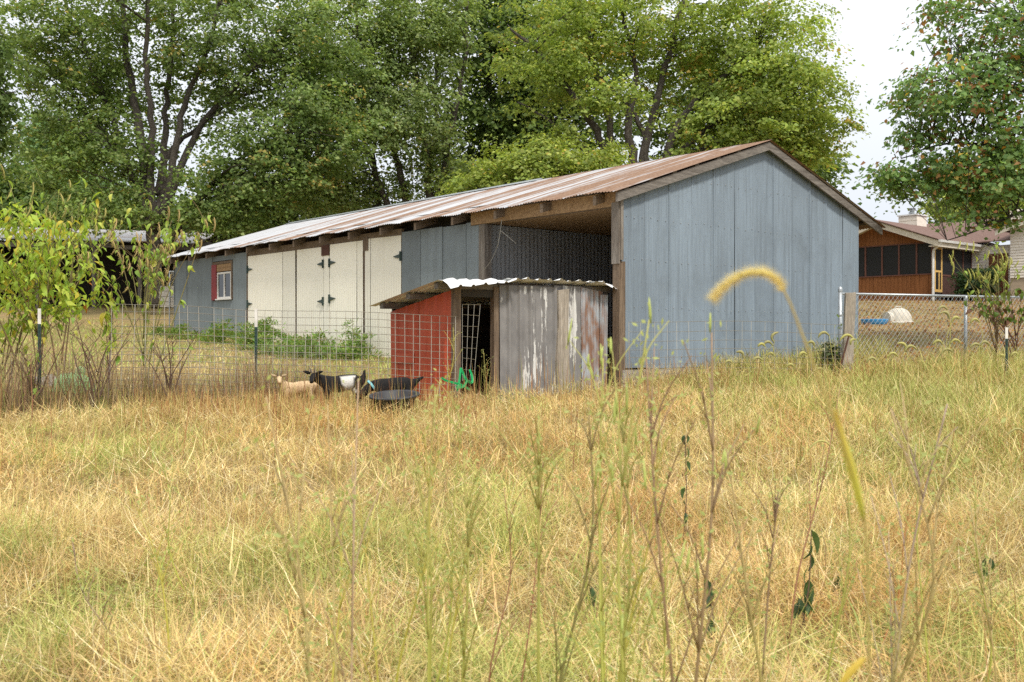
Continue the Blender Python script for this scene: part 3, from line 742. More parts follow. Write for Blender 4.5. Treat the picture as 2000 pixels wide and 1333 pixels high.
def unit(a): return a/(np.linalg.norm(a, axis=1, keepdims=True)+1e-9)

def crown(parent, lobes, cols, r, leaf=0.16, csize=0.75, per=70, dens=1.0, droop=0.35, zmax=1e9, name='crown', stems=None, twigs=160, mat='leaf', accent=None, wr=0.30, flat=0.34):
    """lobes: list of (centre, radii, cluster count); cols: list of (colour, weight). Leaves sit in clumps at the ends of twigs."""
    CC = []
    for c, rad, n in lobes:
        n = int(n*dens); u = unit(r.normal(size=(n, 3))); rr = r.random(n)**0.42
        CC.append(np.array(c) + u*np.array(rad)*rr[:, None]*(1 + 0.12*r.normal(size=(n, 1))))
    CC = np.concatenate(CC); CC = CC[CC[:, 2] < zmax]
    n = len(CC); per_c = np.maximum(8, (per*(0.55+0.9*r.random(n)))).astype(int)
    idx = np.repeat(np.arange(n), per_c); m = len(idx)
    sz = csize*(0.6+0.8*r.random(n))
    # each clump is a flattened, tilted pad of leaves
    off = r.normal(size=(m, 3))*0.42; off[:, 2] *= flat
    tilt = r.normal(size=(n, 2))*0.35
    off[:, 2] += off[:, 0]*tilt[idx, 0] + off[:, 1]*tilt[idx, 1] - 0.25*(off[:, 0]**2 + off[:, 1]**2)
    P = CC[idx] + off*sz[idx, None]
    hd = r.normal(size=(m, 3)); hd[:, 2] = -droop*(0.4+1.2*r.random(m)); hd[:, :2] += off[:, :2]*1.2
    D = unit(hd); mid_ = CC.mean(0); out = unit((CC - mid_)*np.array([1,1,0.4]))[idx]; Nn = unit(out*0.75 + unit(off)*0.45 + r.normal(size=(m, 3))*0.45 + np.array([0, 0, 0.65]))
    Lg = leaf*(0.55+0.95*r.random(m)**1.3); Wd = Lg*wr*(1+0.33*r.random(m))
    V, F = leaves_np(P, D, Nn, Lg, Wd)
    cw = np.array([c[1] for c in cols], float); cw /= cw.sum(); pal = np.array([c[0] for c in cols])
    ci = r.choice(len(cols), size=m, p=cw); colr = pal[ci]
    colr = colr*(0.82+0.36*r.random((m, 1)))*(0.72+0.56*r.random((n, 1)))[idx]
    if accent:                                   # whole sprays turn colour first
        for ac, share, inside in accent:
            fl = (r.random(n) < share)[idx] & (r.random(m) < inside); colr[fl] = np.array(ac)*(0.8+0.4*r.random((int(fl.sum()), 1)))
    colr = np.repeat(colr, 4, axis=0)
    me = np_mesh(name, V, [F], MAT[mat], colr)
    o = link(name, me, parent)
    if stems is not None and twigs:
        S = np.array([tuple(p) for s in stems for p in s[0]]); R0 = np.array([q for s in stems for q in s[1]])
        mb = MB(); pick = r.choice(n, size=min(n, twigs), replace=False)
        for k in pick:
            c = CC[k]; d = np.linalg.norm(S - c, axis=1) + np.where(S[:, 2] > c[2]-0.3, 4.0, 0.0); j = int(np.argmin(d))
            if d[j] > 6.5: continue
            a = Vector(S[j]); b = Vector(c); mid = a.lerp(b, 0.55) + Vector((r.normal()*0.15, r.normal()*0.15, (b-a).length*0.10 + r.normal()*0.1))
            mb.tube(catmull([a, mid, b], 3), min(R0[j]*0.55, 0.012+0.012*(b-a).length), 0.006, 4, cap=False)
        if mb.v: tag(mb.build('branches', MAT['bark'], parent), kind='stuff')
    return o

def px_stem(pts, Y, r0, r1, r, dY=0.0):
    P = [at(px, py, Y + dY*(i/(len(pts)-1))) for i, (px, py) in enumerate(pts)]
    P = catmull(P, 5)
    for i in range(1, len(P)-1): P[i] = P[i] + Vector((r.normal()*0.04, r.normal()*0.04, 0))
    n = len(P); rs = [r0 + (r1-r0)*(i/(n-1))**0.8 for i in range(n)]
    return P, rs

def tree(name, label, base_px, Y, stems, lobes, cols, seed, group='trees behind the barn', cat='tree', **kw):
    r = np.random.default_rng(seed)
    b = at(*base_px, Y); root = tag(empty(name, (b.x, Y, gzf(b.x, Y))), label, cat, group)
    bx = Vector((b.x, Y, gzf(b.x, Y)))
    S = []; mb = MB()
    for pts, r0, r1, dY in stems:
        P, rs = px_stem(pts, Y, r0, r1, r, dY); S.append(([p - bx for p in P], rs)); mb.tube(S[-1][0], rs, n=7)
    mb.build('trunk', MAT['bark'], root, smooth=True)
    L = []
    for (cx, cy), dY, (rx, ry, rd), n in lobes:
        y = Y + dY; c = at(cx, cy, y) - bx; L.append((tuple(c), (rx/FP*y, rd, ry/FP*y), n))
    zmax = EYE + (HY + 60)/FP*(Y+4) - bx.z + 1.5
    crown(root, L, cols, r, zmax=zmax, stems=S, **kw)
    return root

G1 = [((0.185,0.270,0.075), 6), ((0.135,0.210,0.058), 5), ((0.280,0.350,0.125), 3)]
G2 = [((0.235,0.320,0.105), 6), ((0.175,0.255,0.080), 4), ((0.340,0.410,0.180), 3)]
G3 = [((0.300,0.395,0.085), 6), ((0.220,0.315,0.072), 4), ((0.42,0.49,0.13), 3)]
G4 = [((0.290,0.365,0.070), 6), ((0.215,0.295,0.058), 4), ((0.390,0.440,0.110), 3)]
G5 = [((0.125,0.195,0.050), 6), ((0.090,0.150,0.040), 5), ((0.180,0.250,0.070), 2)]
G6 = [((0.200,0.330,0.105), 7), ((0.145,0.250,0.085), 5), ((0.300,0.410,0.150), 2.5), ((0.36,0.20,0.08), 0.5)]

tree('maple_tree', 'large dark green maple with many stems fanning up behind the far end of the barn', (305, 520), 38, [
    ([(300,600),(300,500),(297,430),(285,330),(262,200),(245,80),(232,-60)], .36, .08, 0.4),
    ([(303,450),(293,340),(296,230),(285,110),(292,-60)], .19, .07, -0.8),
    ([(310,440),(320,330),(322,220),(335,110),(345,-60)], .19, .06, 1.0),
    ([(314,430),(345,290),(365,190),(410,80),(440,-40)], .18, .05, -0.5),
    ([(316,420),(380,270),(440,190),(520,110),(590,30)], .17, .04, 0.8),
    ([(292,450),(258,340),(215,290),(150,240),(90,235)], .15, .03, -1.0),
    ([(330,480),(382,390),(440,340),(485,300),(560,270)], .17, .035, -1.2),
    ([(290,400),(255,330),(205,190),(150,60),(110,-40)], .15, .04, 1.2),
    ([(296,430),(240,310),(195,250),(120,160),(50,90)], .16, .03, 1.0),
    ([(306,380),(330,300),(385,250),(470,190),(560,170)], .14, .03, 1.8)],
    [((310,10),0.5,(330,120,3.8),240), ((110,90),-0.5,(170,150,3.0),190), ((560,90),0.3,(170,170,3.4),260), ((150,300),-1.0,(140,95,2.2),140),
     ((520,330),-1.0,(150,90,2.0),170), ((620,260),-0.6,(110,110,2.4),150), ((410,140),1.0,(120,120,2.5),90), ((200,180),1.5,(110,110,2.0),90), ((440,420),-0.8,(120,50,1.6),80), ((215,400),-1.2,(80,50,1.5),50), ((300,300),3.0,(140,120,1.5),30)],
    G1, 11, leaf=0.140, csize=0.86, per=104, twigs=300, dens=0.66, accent=[((0.42,0.34,0.10),0.06,0.25)])

tree('maple_tree', 'pale green maple with slim leaning grey trunks beside the large dark maple', (830, 430), 42, [
    ([(845,470),(840,400),(835,300),(815,180),(800,50),(790,-50)], .22, .07, 0.3),
    ([(800,470),(790,390),(768,280),(738,190),(700,60),(690,-50)], .20, .05, -0.6),
    ([(852,450),(856,390),(880,260),(905,130),(918,-50)], .20, .05, 0.6),
    ([(762,470),(755,390),(725,320),(700,240),(660,150)], .18, .04, -1.0),
    ([(738,470),(742,390),(728,300),(750,200),(765,90)], .16, .04, 0.8),
    ([(865,470),(872,390),(868,300),(850,200),(860,90)], .18, .05, 1.4)],
    [((740,80),0,(150,170,3.4),330), ((660,210),-0.6,(120,130,2.4),170), ((790,230),-0.8,(100,90,2.2),120), ((850,60),0.6,(100,140,2.6),150), ((640,370),-0.6,(90,60,1.6),70), ((730,360),0.3,(130,60,1.6),70), ((860,330),0.5,(60,70,1.6),50)],
    G2, 12, leaf=0.145, csize=0.86, per=100, dens=0.66, accent=[((0.45,0.40,0.14),0.06,0.25)], twigs=150)

tree('shade_tree', 'dark leafy tree standing deep between the pale maple and the yellow green maple', (985, 430), 47, [
    ([(975,450),(972,360),(965,240),(950,120),(945,-40)], .30, .10, 0.0), ([(985,430),(1010,300),(1040,180),(1060,60)], .22, .06, 0.5), ([(1010,450),(1000,330),(985,200),(1000,60)], .2, .06, 1.0)],
    [((990,60),0,(150,170,3.2),260), ((980,260),0.5,(130,100,2.4),150), ((1120,200),1.0,(130,130,2.4),120), ((930,380),0.5,(80,60,2),60)],
    G5, 13, leaf=0.24, csize=1.05, per=56, twigs=80)

tree('maple_tree', 'broad yellow green maple with forked grey trunks rising behind the barn ridge', (1230, 420), 37, [
    ([(1190,420),(1188,330),(1172,270),(1120,190),(1060,110),(1000,60)], .24, .05, -0.6),
    ([(1192,360),(1190,240),(1160,130),(1130,-20)], .18, .05, 0.6),
    ([(1240,420),(1240,330),(1226,250),(1240,150),(1215,20)], .26, .06, 0.2),
    ([(1252,400),(1256,310),(1282,200),(1312,90),(1345,-40)], .24, .06, 0.5),
    ([(1285,420),(1294,330),(1330,230),(1400,160),(1480,90)], .24, .05, -0.6),
    ([(1290,400),(1300,340),(1370,260),(1440,215),(1550,190)], .20, .04, -0.9),
    ([(1300,380),(1330,310),(1400,290),(1500,250),(1590,240)], .14, .03, 0.8),
    ([(1180,350),(1140,290),(1080,240),(1010,200)], .13, .03, -0.9),
    ([(1260,330),(1250,240),(1180,160),(1100,40)], .13, .04, 1.0)],
    [((1250,20),0.4,(240,105,3.4),250), ((1478,115),-0.3,(132,150,3.4),290), ((1560,220),0.2,(105,100,2.4),170), ((1070,110),-0.5,(120,110,2.4),110), ((1330,130),0.9,(90,70,1.6),36),
     ((1430,240),-0.8,(120,70,2.0),120), ((1560,300),0.6,(75,60,1.8),70), ((1380,330),-1.0,(90,30,1.4),40), ((1180,190),-1.6,(70,30,1.0),24), ((1090,270),-1.2,(60,25,1.0),14), ((1190,100),2.2,(200,120,1.2),60)],
    G3, 14, leaf=0.135, csize=0.80, per=98, dens=0.70, accent=[((0.55,0.40,0.10),0.10,0.25)], twigs=230)

tree('maple_tree', 'low rounded yellow green maple close behind the middle of the barn roof', (1060, 440), 33, [
    ([(1060,470),(1058,400),(1040,340),(1000,310)], .12, .03, 0), ([(1060,430),(1075,360),(1120,320)], .09, .03, -0.3), ([(1062,420),(1062,350),(1060,290)], .09, .03, 0.3), ([(1068,430),(1130,370),(1190,330)], .07, .02, 0.2)],
    [((1045,322),0,(95,48,1.5),85), ((1150,330),-0.2,(80,42,1.4),66), ((950,355),0.1,(62,42,1.3),52), ((1020,390),0,(120,30,1.4),44), ((1085,290),0.2,(45,24,1.0),16), ((1195,300),0,(40,22,0.9),14), ((905,375),0,(34,40,0.9),16)],
    G4, 15, leaf=0.125, csize=0.66, per=80, dens=0.85, accent=[((0.55,0.42,0.10),0.10,0.2)], twigs=70)

tree('shade_tree', 'tree with dark crown behind the right end of the barn ridge', (1440, 400), 44, [
    ([(1440,450),(1445,350),(1450,250),(1440,150)], .3, .08, 0), ([(1450,380),(1500,300),(1540,250)], .2, .04, 0.4)],
    [((1480,320),0,(140,70,2.4),130), ((1400,200),0.5,(170,130,2.4),150), ((1560,340),0.2,(70,55,1.8),60)],
    G5, 16, leaf=0.22, csize=0.95, per=56, twigs=60)

tree('sweetgum_tree', 'tree with star shaped leaves turning orange, overhanging the house and yard', (2200, 560), 21, [
    ([(2190,700),(2180,500),(2160,300),(2150,100),(2140,-40)], .22, .12, 0.0),
    ([(2165,330),(2060,210),(1960,165),(1880,150),(1800,165)], .07, .012, -0.4), ([(2170,420),(2080,330),(1960,290),(1850,280),(1760,310)], .07, .012, 0.3),
    ([(2175,470),(2070,400),(1980,420),(1920,445),(1850,470)], .06, .010, -0.3), ([(2155,160),(2050,70),(1950,30),(1850,10)], .06, .012, 0.4),
    ([(2175,450),(2060,360),(1970,360),(1880,370),(1800,385)], .05, .010, 0.6)],
    [((1990,60),0,(150,110,1.9),210), ((1885,190),-0.2,(130,80,1.5),165), ((1770,190),0,(36,26,0.6),16), ((1800,262),0.1,(50,26,0.7),26), ((1820,345),0.2,(90,40,1.2),75), ((1735,340),0,(26,16,0.4),10), ((1960,310),0,(150,85,1.7),210), ((1915,368),-0.2,(80,32,1.0),48), ((1840,18),0.2,(55,30,0.8),26), ((2090,200),0.3,(130,200,2.0),190), ((1990,425),-0.3,(40,24,0.8),11), ((1890,430),-0.4,(22,26,0.4),7), ((1760,345),0,(42,26,0.5),16)],
    G6, 17, group=None, leaf=0.115, csize=0.46, per=36, dens=0.62, flat=0.45, accent=[((0.50,0.26,0.06),0.09,0.20),((0.60,0.44,0.09),0.08,0.22),((0.34,0.17,0.07),0.15,0.30)], twigs=260, droop=0.5)

tree('shade_tree', 'yellow green tree rising behind the house roof', (1905, 520), 62, [
    ([(1905,540),(1905,440),(1900,370)], .3, .08, 0), ([(1905,460),(1950,390)], .16, .05, 0)],
    [((1890,400),0,(75,55,3.0),120), ((1960,380),0,(70,60,3.0),110)], G4, 18, leaf=0.26, csize=1.1, per=56, twigs=40)
tree('shade_tree', 'feathery pale green tree far behind the left side of the yard', (110, 520), 62, [
    ([(110,560),(108,420),(105,300),(100,220)], .3, .06, 0), ([(110,430),(150,340)], .14, .04, 0), ([(108,430),(60,350)], .14, .04, 0)],
    [((100,290),0,(65,90,3.0),130), ((170,360),-0.5,(90,70,2.6),110), ((60,390),0,(80,60,2.6),90)], [((0.20,0.32,0.13),6),((0.15,0.26,0.10),4),((0.29,0.40,0.17),3)], 19, leaf=0.26, csize=1.15, per=58, twigs=50)
tree('shade_tree', 'dark green tree at the edge of the woods behind the open pole shed', (20, 520), 52, [
    ([(20,580),(20,430),(10,330)], .3, .08, 0), ([(20,460),(80,380)], .16, .05, 0)],
    [((20,390),0,(110,85,2.6),170), ((130,420),0.3,(90,55,2.2),100)], [((0.12,0.20,0.045),6),((0.085,0.15,0.036),5),((0.17,0.24,0.06),3)], 20, leaf=0.22, csize=1.0, per=60, twigs=40)
tree('shade_tree', 'dark bushy tree filling the gap between the big maple and the barn roof', (400, 520), 52, [
    ([(400,560),(400,460),(410,380)], .25, .06, 0), ([(402,480),(470,410)], .14, .05, 0), ([(398,480),(330,420)], .14, .05, 0)],
    [((380,440),0,(150,50,2.4),170), ((520,400),0.3,(120,55,2.4),120), ((640,400),0.3,(80,40,2.2),60), ((260,440),0.2,(90,50,2.2),90)], G5, 21, leaf=0.22, csize=1.0, per=60, twigs=60)
tree('walnut_tree', 'tree with hanging leaf sprays reaching in at the left edge', (-140, 560), 27, [
    ([(-140,640),(-140,400),(-130,200),(-120,-40)], .25, .1, 0), ([(-135,330),(-70,240),(-10,190),(30,180)], .06, .012, -0.3), ([(-132,250),(-70,150),(0,110),(40,120)], .06, .012, 0.3)],
    [((-20,200),0,(48,45,0.9),42), ((-40,110),0,(60,60,1.1),50), ((-90,250),0,(70,130,1.6),120), ((-20,260),0.3,(34,24,0.6),16)], G5, 22, group=None, leaf=0.15, csize=0.6, per=40, twigs=60, droop=0.9)
# ------------------------------------------------------------------ fences
def t_post(parent, px, ytop, Y, tip=30, flip=1):
    p = at(px, ytop, Y); g = gzf(p.x, Y) - 0.25; H = p.z
    mb = MB(); x, y = p.x, p.y
    zt = H - tip/FP*Y
    mb.box(x-0.021, x+0.021, y-0.004, y+0.004, g, zt); mb.box(x-0.004, x+0.004, y+0.005, y+0.034, g, zt)
    z = g + 0.3
    while z < zt - 0.03: mb.box(x-0.008, x+0.008, y-0.013, y-0.004, z, z+0.03); z += 0.054
    o = mb.build('t_post', MAT['dark_green'], parent)
    mb = MB(); mb.box(x-0.0215, x+0.0215, y-0.0045, y+0.0045, zt, H); mb.box(x-0.0045, x+0.0045, y+0.005, y+0.0345, zt, H); mb.build('post_tip', MAT['white_paint'], o)
    return o
def wire_panel(name, parent, A, B, zA, zB, zs, dx, r=0.0038, sag=0.012, mat='wire'):
    """A, B: ends (x, y); zA, zB: top heights; zs: depths of the level wires below the top"""
    A = Vector((*A, 0)); B = Vector((*B, 0)); L = (B-A).length; n = int(L/dx); mb = MB(); r_ = random.Random(3)
    ph = r_.random()*6
    def pt(s, z): return A.lerp(B, s) + Vector((0.02*math.sin(s*5+ph), 0.035*math.sin(s*7+ph+z*2), (zA*(1-s)+zB*s) - z - sag*math.sin(math.pi*s*2+ph)))
    for z in zs: mb.tube([pt(i/14, z) for i in range(15)], r, n=3, cap=False)
    o = mb.build(name, MAT[mat], parent); mb = MB()
    for k in range(n+1):
        s = k/n + r_.uniform(-.22,.22)/n; s = min(1, max(0, s)); mb.tube([pt(s, zs[0]), pt(s, zs[len(zs)//2]), pt(s, zs[-1])], r*0.9, n=3, cap=False)
    mb.build('stay_wire', MAT[mat], o)
    return o
pa = at(213, 592, 14.1); pb_ = at(500, 606, 15.0); pc = at(893, 617, 14.33); p0 = at(77, 603, 13.4)
fence = tag(empty('wire_fence', (0, 0, 0)), 'welded wire mesh fence on green metal posts before the cream doors', 'fence')
fence_rows = [0, .10, .21, .315, .42, .52, .62, .715, .81, .90, .99, 1.08, 1.15]
wire_panel('mesh_panel', fence, (pa.x, 14.1), (pb_.x, 15.0), pa.z, pb_.z, fence_rows, 0.155, 0.0048)
wire_panel('mesh_panel', fence, (pb_.x, 14.97), (pc.x, 14.29), pb_.z+0.01, pc.z, fence_rows, 0.128, 0.0048)
pl = at(-60, 690, 13.2); pm = at(500, 690, 14.95)
wire_panel('woven_mesh', fence, (at(-60,690,13.2).x, 13.2), (p0.x, 13.44), 1.24, 1.24, [0,.13,.26,.38,.5,.6,.7], 0.16, 0.0024)
wire_panel('woven_mesh', fence, (p0.x, 13.44), (pa.x+3.0, 14.6), 1.24, 1.36, [0,.13,.26,.38,.5,.6,.7,.8], 0.085, 0.0024)
t_post(fence, 77, 603, 13.4, 30); t_post(fence, 500, 603, 14.98, 36)
# loose mesh end in the shelter doorway
lm = empty('mesh_offcut', (0,0,0)); tag(lm, 'rusty square wire mesh offcut hung across the dark shelter doorway', 'wire mesh')
q0 = at(903, 595, 14.27); q1 = at(938, 595, 14.4)
mb = MB(); nr = 8
for i in range(nr):
    z = q0.z - i*0.155; lean = -0.0135*i
    mb.tube([(q0.x, q0.y, z+0.01*(i%2)), (q1.x+lean, q1.y, z - 0.012*i*0.3)], 0.003, n=3)
mb.build('level_wire', MAT['wire'], lm); mb = MB()
for k in range(4):
    s = k/3; mb.tube([(q0.x+(q1.x-q0.x)*s, q0.y+(q1.y-q0.y)*s, q0.z), (q0.x+(q1.x-q0.x-0.0135*7)*s, q0.y+(q1.y-q0.y)*s, q0.z-7*0.157)], 0.003, n=3)
mb.build('stay_wire', MAT['wire'], lm)

# thin field fence before the gable, ending at the old wooden post
wp = at(1659, 728, 16.9); wpt = at(1659, 572, 16.9)
ff = tag(empty('field_fence', (0,0,0)), 'slack thin wire field fence before the blue grey gable, tied to an old wooden post', 'fence')
wire_panel('level_wire', ff, (1.86, 16.02), (wp.x-0.06, 16.85), EYE+28/FP*16.1, EYE+22/FP*16.9, [0,.16,.31,.45,.57,.68,.77,.84], 0.21, 0.0042, 0.02)
mb = MB(); base = gzf(wp.x, 16.9)-0.2; H = wpt.z
prof = [(-0.085,-0.06),(0.075,-0.075),(0.09,0.05),(0.02,0.085),(-0.07,0.07)]
V = []; n = len(prof); zs = [base, base+0.5, base+0.9, H-0.3, H]
for i, z in enumerate(zs):
    k = [1.12,1.06,0.98,1.04,1.0][i]; dx = [-0.05,-0.035,-0.02,0.0,0.012][i]
    V += [(wp.x + dx + x*k, 16.9 + y*k, z + (0.012*((j*7)%3-1) if i == len(zs)-1 else 0)) for j, (x, y) in enumerate(prof)]
F = [tuple(reversed(range(n))), tuple(range(len(V)-n, len(V)))] + [(i*n+k, i*n+(k+1)%n, (i+1)*n+(k+1)%n, (i+1)*n+k) for i in range(len(zs)-1) for k in range(n)]
mb.add(V, F); mb.build('wood_post', MAT['pale_wood_z'], ff)
a = at(1641, 720, 16.72); b = at(1659, 652, 16.74)
tag(MB().tube([a - (b-a)*0.25, b], 0.017, 0.015, 6).build('iron_bar', MAT['rust_bar']), 'rusty iron bar leaning against the old wooden post', 'bar')

# chain link fence
cl = tag(empty('chain_link_fence', (0,0,0)), 'galvanised chain link fence with round steel posts before the leaf strewn lawn', 'fence')
c0 = at(1641, 574, 17.3); c1 = at(1886, 579, 18.35); c2 = at(2120, 583, 19.6)
def c_post(p, r, ztop, parent):
    g = gzf(p.x, p.y)-0.2
    o = MB().tube([(p.x, p.y, g), (p.x, p.y, ztop)], r, n=10).build('post', MAT['galv'], parent, smooth=True)
    MB().lathe([(r*1.12, ztop-0.05), (r*1.2, ztop-0.01), (r*1.0, ztop+0.025), (0, ztop+0.05)], 10, (p.x, p.y, 0)).build('post_cap', MAT['galv'], o, smooth=True)
    return o
pp = c_post(c0, 0.036, EYE + 90/FP*17.3, cl)
for k in range(5): MB().lathe([(0.043, 0.9+0.22*k), (0.043, 0.93+0.22*k)], 10, (c0.x, c0.y, 0.05)).build('tension_band', MAT['galv'], pp)
c_post(c1, 0.030, c1.z-0.03, cl); c_post(c2, 0.030, c2.z-0.03, cl)
MB().tube([c0, c1, c2], 0.021, n=8).build('top_rail', MAT['galv'], cl, smooth=True)
def cl_pt(d, z):
    L1 = (c1.xy-c0.xy).length
    if d <= L1: p = c0.lerp(c1, d/L1)
    else: p = c1.lerp(c2, (d-L1)/(c2.xy-c1.xy).length)
    return Vector((p.x, p.y-0.028, p.z - 0.01 - z))
Lc = (c1.xy-c0.xy).length + (c2.xy-c1.xy).length; Hc = 1.24; step = 0.098
mb = MB()
d = -Hc
while d < Lc:
    for s in (1, -1):
        pts = []
        for i in range(5):
            z = Hc*i/4; q = d + Hc*i/4*0.85 if s == 1 else d + Hc*0.85 - Hc*i/4*0.85
            if 0 <= q <= Lc: pts.append(cl_pt(q, z) + Vector((0, 0.003*s, 0)))
        if len(pts) > 1: mb.tube(pts, 0.0030, n=3, cap=False)
    d += step
mb.build('chain_mesh', MAT['galv'], cl)
wf = tag(empty('post_stake', (0,0,0)), 'green steel stake with white tip before the chain link fence', 'stake')
t_post(wf, 1966, 640, 16.0, 22)

# ------------------------------------------------------------------ things on the lawn and in the yard
MAT['igloo'] = m_var('weathered_cream_plastic', (0.50,0.46,0.38), (0.62,0.58,0.50), (3,3,1), 3, 0.3, 0.7, 0.6)
ip = at(1748, 648, 30.0); ig = tag(empty('dog_house', (ip.x, ip.y, gzf(ip.x, ip.y)-0.03), 0.25), 'cream plastic dome dog house on the leafy lawn', 'dog house')
V = []; F = []; nu, nv = 20, 8
for j in range(nv+1):
    a = math.pi/2*j/nv
    for i in range(nu):
        u = 2*math.pi*i/nu; r = 0.40*math.cos(a)**0.75*(1+0.012*((i % 2)*2-1)); V.append((0.12+r*math.cos(u), r*math.sin(u), 0.46*math.sin(a)))
for j in range(nv):
    for i in range(nu): F.append((j*nu+i, j*nu+(i+1)%nu, (j+1)*nu+(i+1)%nu, (j+1)*nu+i))
mb = MB(); mb.add(V, F); mb.lathe([(0.44,0.0),(0.44,0.05),(0.40,0.06)], 20, (0.12,0,0)); mb.build('dome', MAT['igloo'], ig, smooth=True)
mb = MB(); arch = [(-0.30 if k else -0.30, 0.24*math.cos(math.pi*k/8), 0.10+0.24*math.sin(math.pi*k/8)) for k in range(9)]
arch = [(-0.32, 0.24, 0)] + arch + [(-0.32, -0.24, 0)]
mb.prism(arch, (0.45, 0, 0)); mb.build('entrance', MAT['igloo'], ig)
MB().tube([( 0.0,0,0.455),(0.03,0,0.50),(0.20,0,0.50),(0.23,0,0.455)], 0.018, n=6).build('handle', MAT['igloo'], ig)
MAT['blue_plastic'] = m_plain('blue_pool_plastic', (0.04,0.24,0.52), 0.35)
kp = at(1708, 649, 29.0); kd = MB()
kd.lathe([(0.30,0.01),(0.34,0.02),(0.35,0.12),(0.38,0.14),(0.38,0.12),(0.36,0.02),(0.33,-0.02)], 28, (0,0,0))
kb = kd.build('paddling_pool', MAT['blue_plastic'], None, smooth=True); kb.location = (kp.x, kp.y, gzf(kp.x, kp.y)+0.03); tag(kb, 'small blue plastic paddling pool beside the cream dog house', 'pool')

MAT['lime_plastic'] = m_plain('pale_green_plastic', (0.27,0.47,0.19), 0.45)
tp = at(128, 722, 15.8); toy = tag(empty('plastic_toy', (tp.x, tp.y, gzf(tp.x, tp.y)), 0.5), 'upturned pale green plastic toy lying in the brush behind the fence', 'toy')
mb = MB(); mb.lathe([(0.0,0.30),(0.16,0.28),(0.26,0.20),(0.30,0.10),(0.30,0.0)], 16, (0.1,0,0.02), 1, 0.7); mb.build('shell', MAT['lime_plastic'], toy, smooth=True)
MB().box(-0.05,0.42,-0.26,-0.20,0.0,0.13).build('rim', MAT['lime_plastic'], toy)
MB().lathe([(0,0.42),(0.06,0.40),(0.08,0.34),(0.07,0.28)], 10, (0.22,0,0)).build('knob', MAT['lime_plastic'], toy, smooth=True)
bgp = at(95, 712, 16.6); mb = MB(); r_ = random.Random(8)
V = []; F = []
for j in range(6):
    a = math.pi/2*j/5
    for i in range(12):
        u = 2*math.pi*i/12; k = 1+0.25*r_.uniform(-1,1); V.append((0.42*math.cos(a)*math.cos(u)*k, 0.3*math.cos(a)*math.sin(u)*k, 0.30*math.sin(a)*k))
for j in range(5):
    for i in range(12): F.append((j*12+i, j*12+(i+1)%12, (j+1)*12+(i+1)%12, (j+1)*12+i))
mb.add(V, F); o = mb.build('tarp_bundle', MAT['deck']); o.scale = (0.7, 0.7, 0.7); o.location = (bgp.x, bgp.y, gzf(bgp.x, bgp.y)-0.05); tag(o, 'crumpled pale tarp bundle in the brush next to the pale green toy', 'tarp')

# bright green straps in front of the shelter door
sp = lambda x, y, dY=0: at(x, y, 14.0+dY)
mb = MB()
def ribbon(pts, w=0.030):
    P = catmull([sp(*p) for p in pts], 5)
    for a, b in zip(P[:-1], P[1:]): mb.beam(a, b + (b-a)*0.05, w, 0.006, up=(0.3,1,0.2))
ribbon([(862,738),(872,744),(900,752),(918,762)]); ribbon([(893,764),(897,745),(900,719)]); ribbon([(900,719,0),(906,733,0),(908,742,-.02)]); ribbon([(917,722,.05),(922,735,.04),(922,748,.02),(912,744,-.02)]); ribbon([(890,757,-.03),(904,756,-.03),(912,744,-.03),(908,738,-.03)])
tag(mb.build('strap', MAT['green_plastic']), 'tangle of bright green plastic strap at the shelter doorway', 'strap')

# black rubber feed tub
tb = at(772, 812, 13.2); tz = gzf(tb.x, tb.y)
tub = tag(empty('feed_tub', (tb.x, tb.y, tz+0.015)), 'wide black rubber feed tub standing in the dry grass by the goats', 'tub')
o = MB().lathe([(0.0,0.02),(0.25,0.02),(0.29,0.27),(0.335,0.275),(0.335,0.30),(0.31,0.305),(0.285,0.29),(0.24,0.05),(0.0,0.05)], 28).build('bowl', MAT['rubber'], tub, smooth=True)
tub.rotation_euler = (math.radians(7), math.radians(-2), 0)

# ------------------------------------------------------------------ goats
MAT['goat'] = None
def m_goat():
    t = NT('goat_coat'); a = t.n('ShaderNodeAttribute', attribute_name='col'); n = t.noise(t.coord((6,6,18)), 6, 4, 0.6, 0.3, 0.7)
    k = t.n('ShaderNodeMapRange'); k.inputs[3].default_value = 0.75; k.inputs[4].default_value = 1.15; t.l(n, k.inputs[0]); g = t.n('ShaderNodeCombineColor'); [t.l(k.outputs[0], g.inputs[i]) for i in range(3)]
    return t.fin(t.mix(1.0, a.outputs['Color'], g.outputs[0], 'MULTIPLY'), 0.85, 0, n, 0.5, 0.01, 0.2)
MAT['goat'] = m_goat(); MAT['horn'] = m_plain('grey_horn', (0.16,0.14,0.12), 0.6); MAT['eye'] = m_plain('dark_eye', (0.02,0.015,0.01), 0.15); MAT['collar'] = m_plain('pale_teal_collar', (0.20,0.48,0.52), 0.6)
def skin(nodes, edges, root, name):
    """nodes: name -> (x, y, z, radius, radius) ; returns the evaluated smooth mesh"""
    ks = list(nodes); me = bpy.data.meshes.new(name); me.from_pydata([nodes[k][:3] for k in ks], [(ks.index(a), ks.index(b)) for a, b in edges], [])
    o = bpy.data.objects.new(name, me); COL.objects.link(o)
    m = o.modifiers.new('skin', 'SKIN'); m.use_smooth_shade = True; m.branch_smoothing = 0.6
    o.modifiers.new('sub', 'SUBSURF').levels = 2; o.modifiers['sub'].render_levels = 2
    sv = me.skin_vertices[0].data
    for i, k in enumerate(ks): sv[i].radius = nodes[k][3:5] if len(nodes[k]) > 4 else (nodes[k][3], nodes[k][3]); sv[i].use_root = (k == root)
    dg = bpy.context.evaluated_depsgraph_get(); dg.update()
    out = bpy.data.meshes.new_from_object(o.evaluated_get(dg)); bpy.data.objects.remove(o); out.name = name
    return out
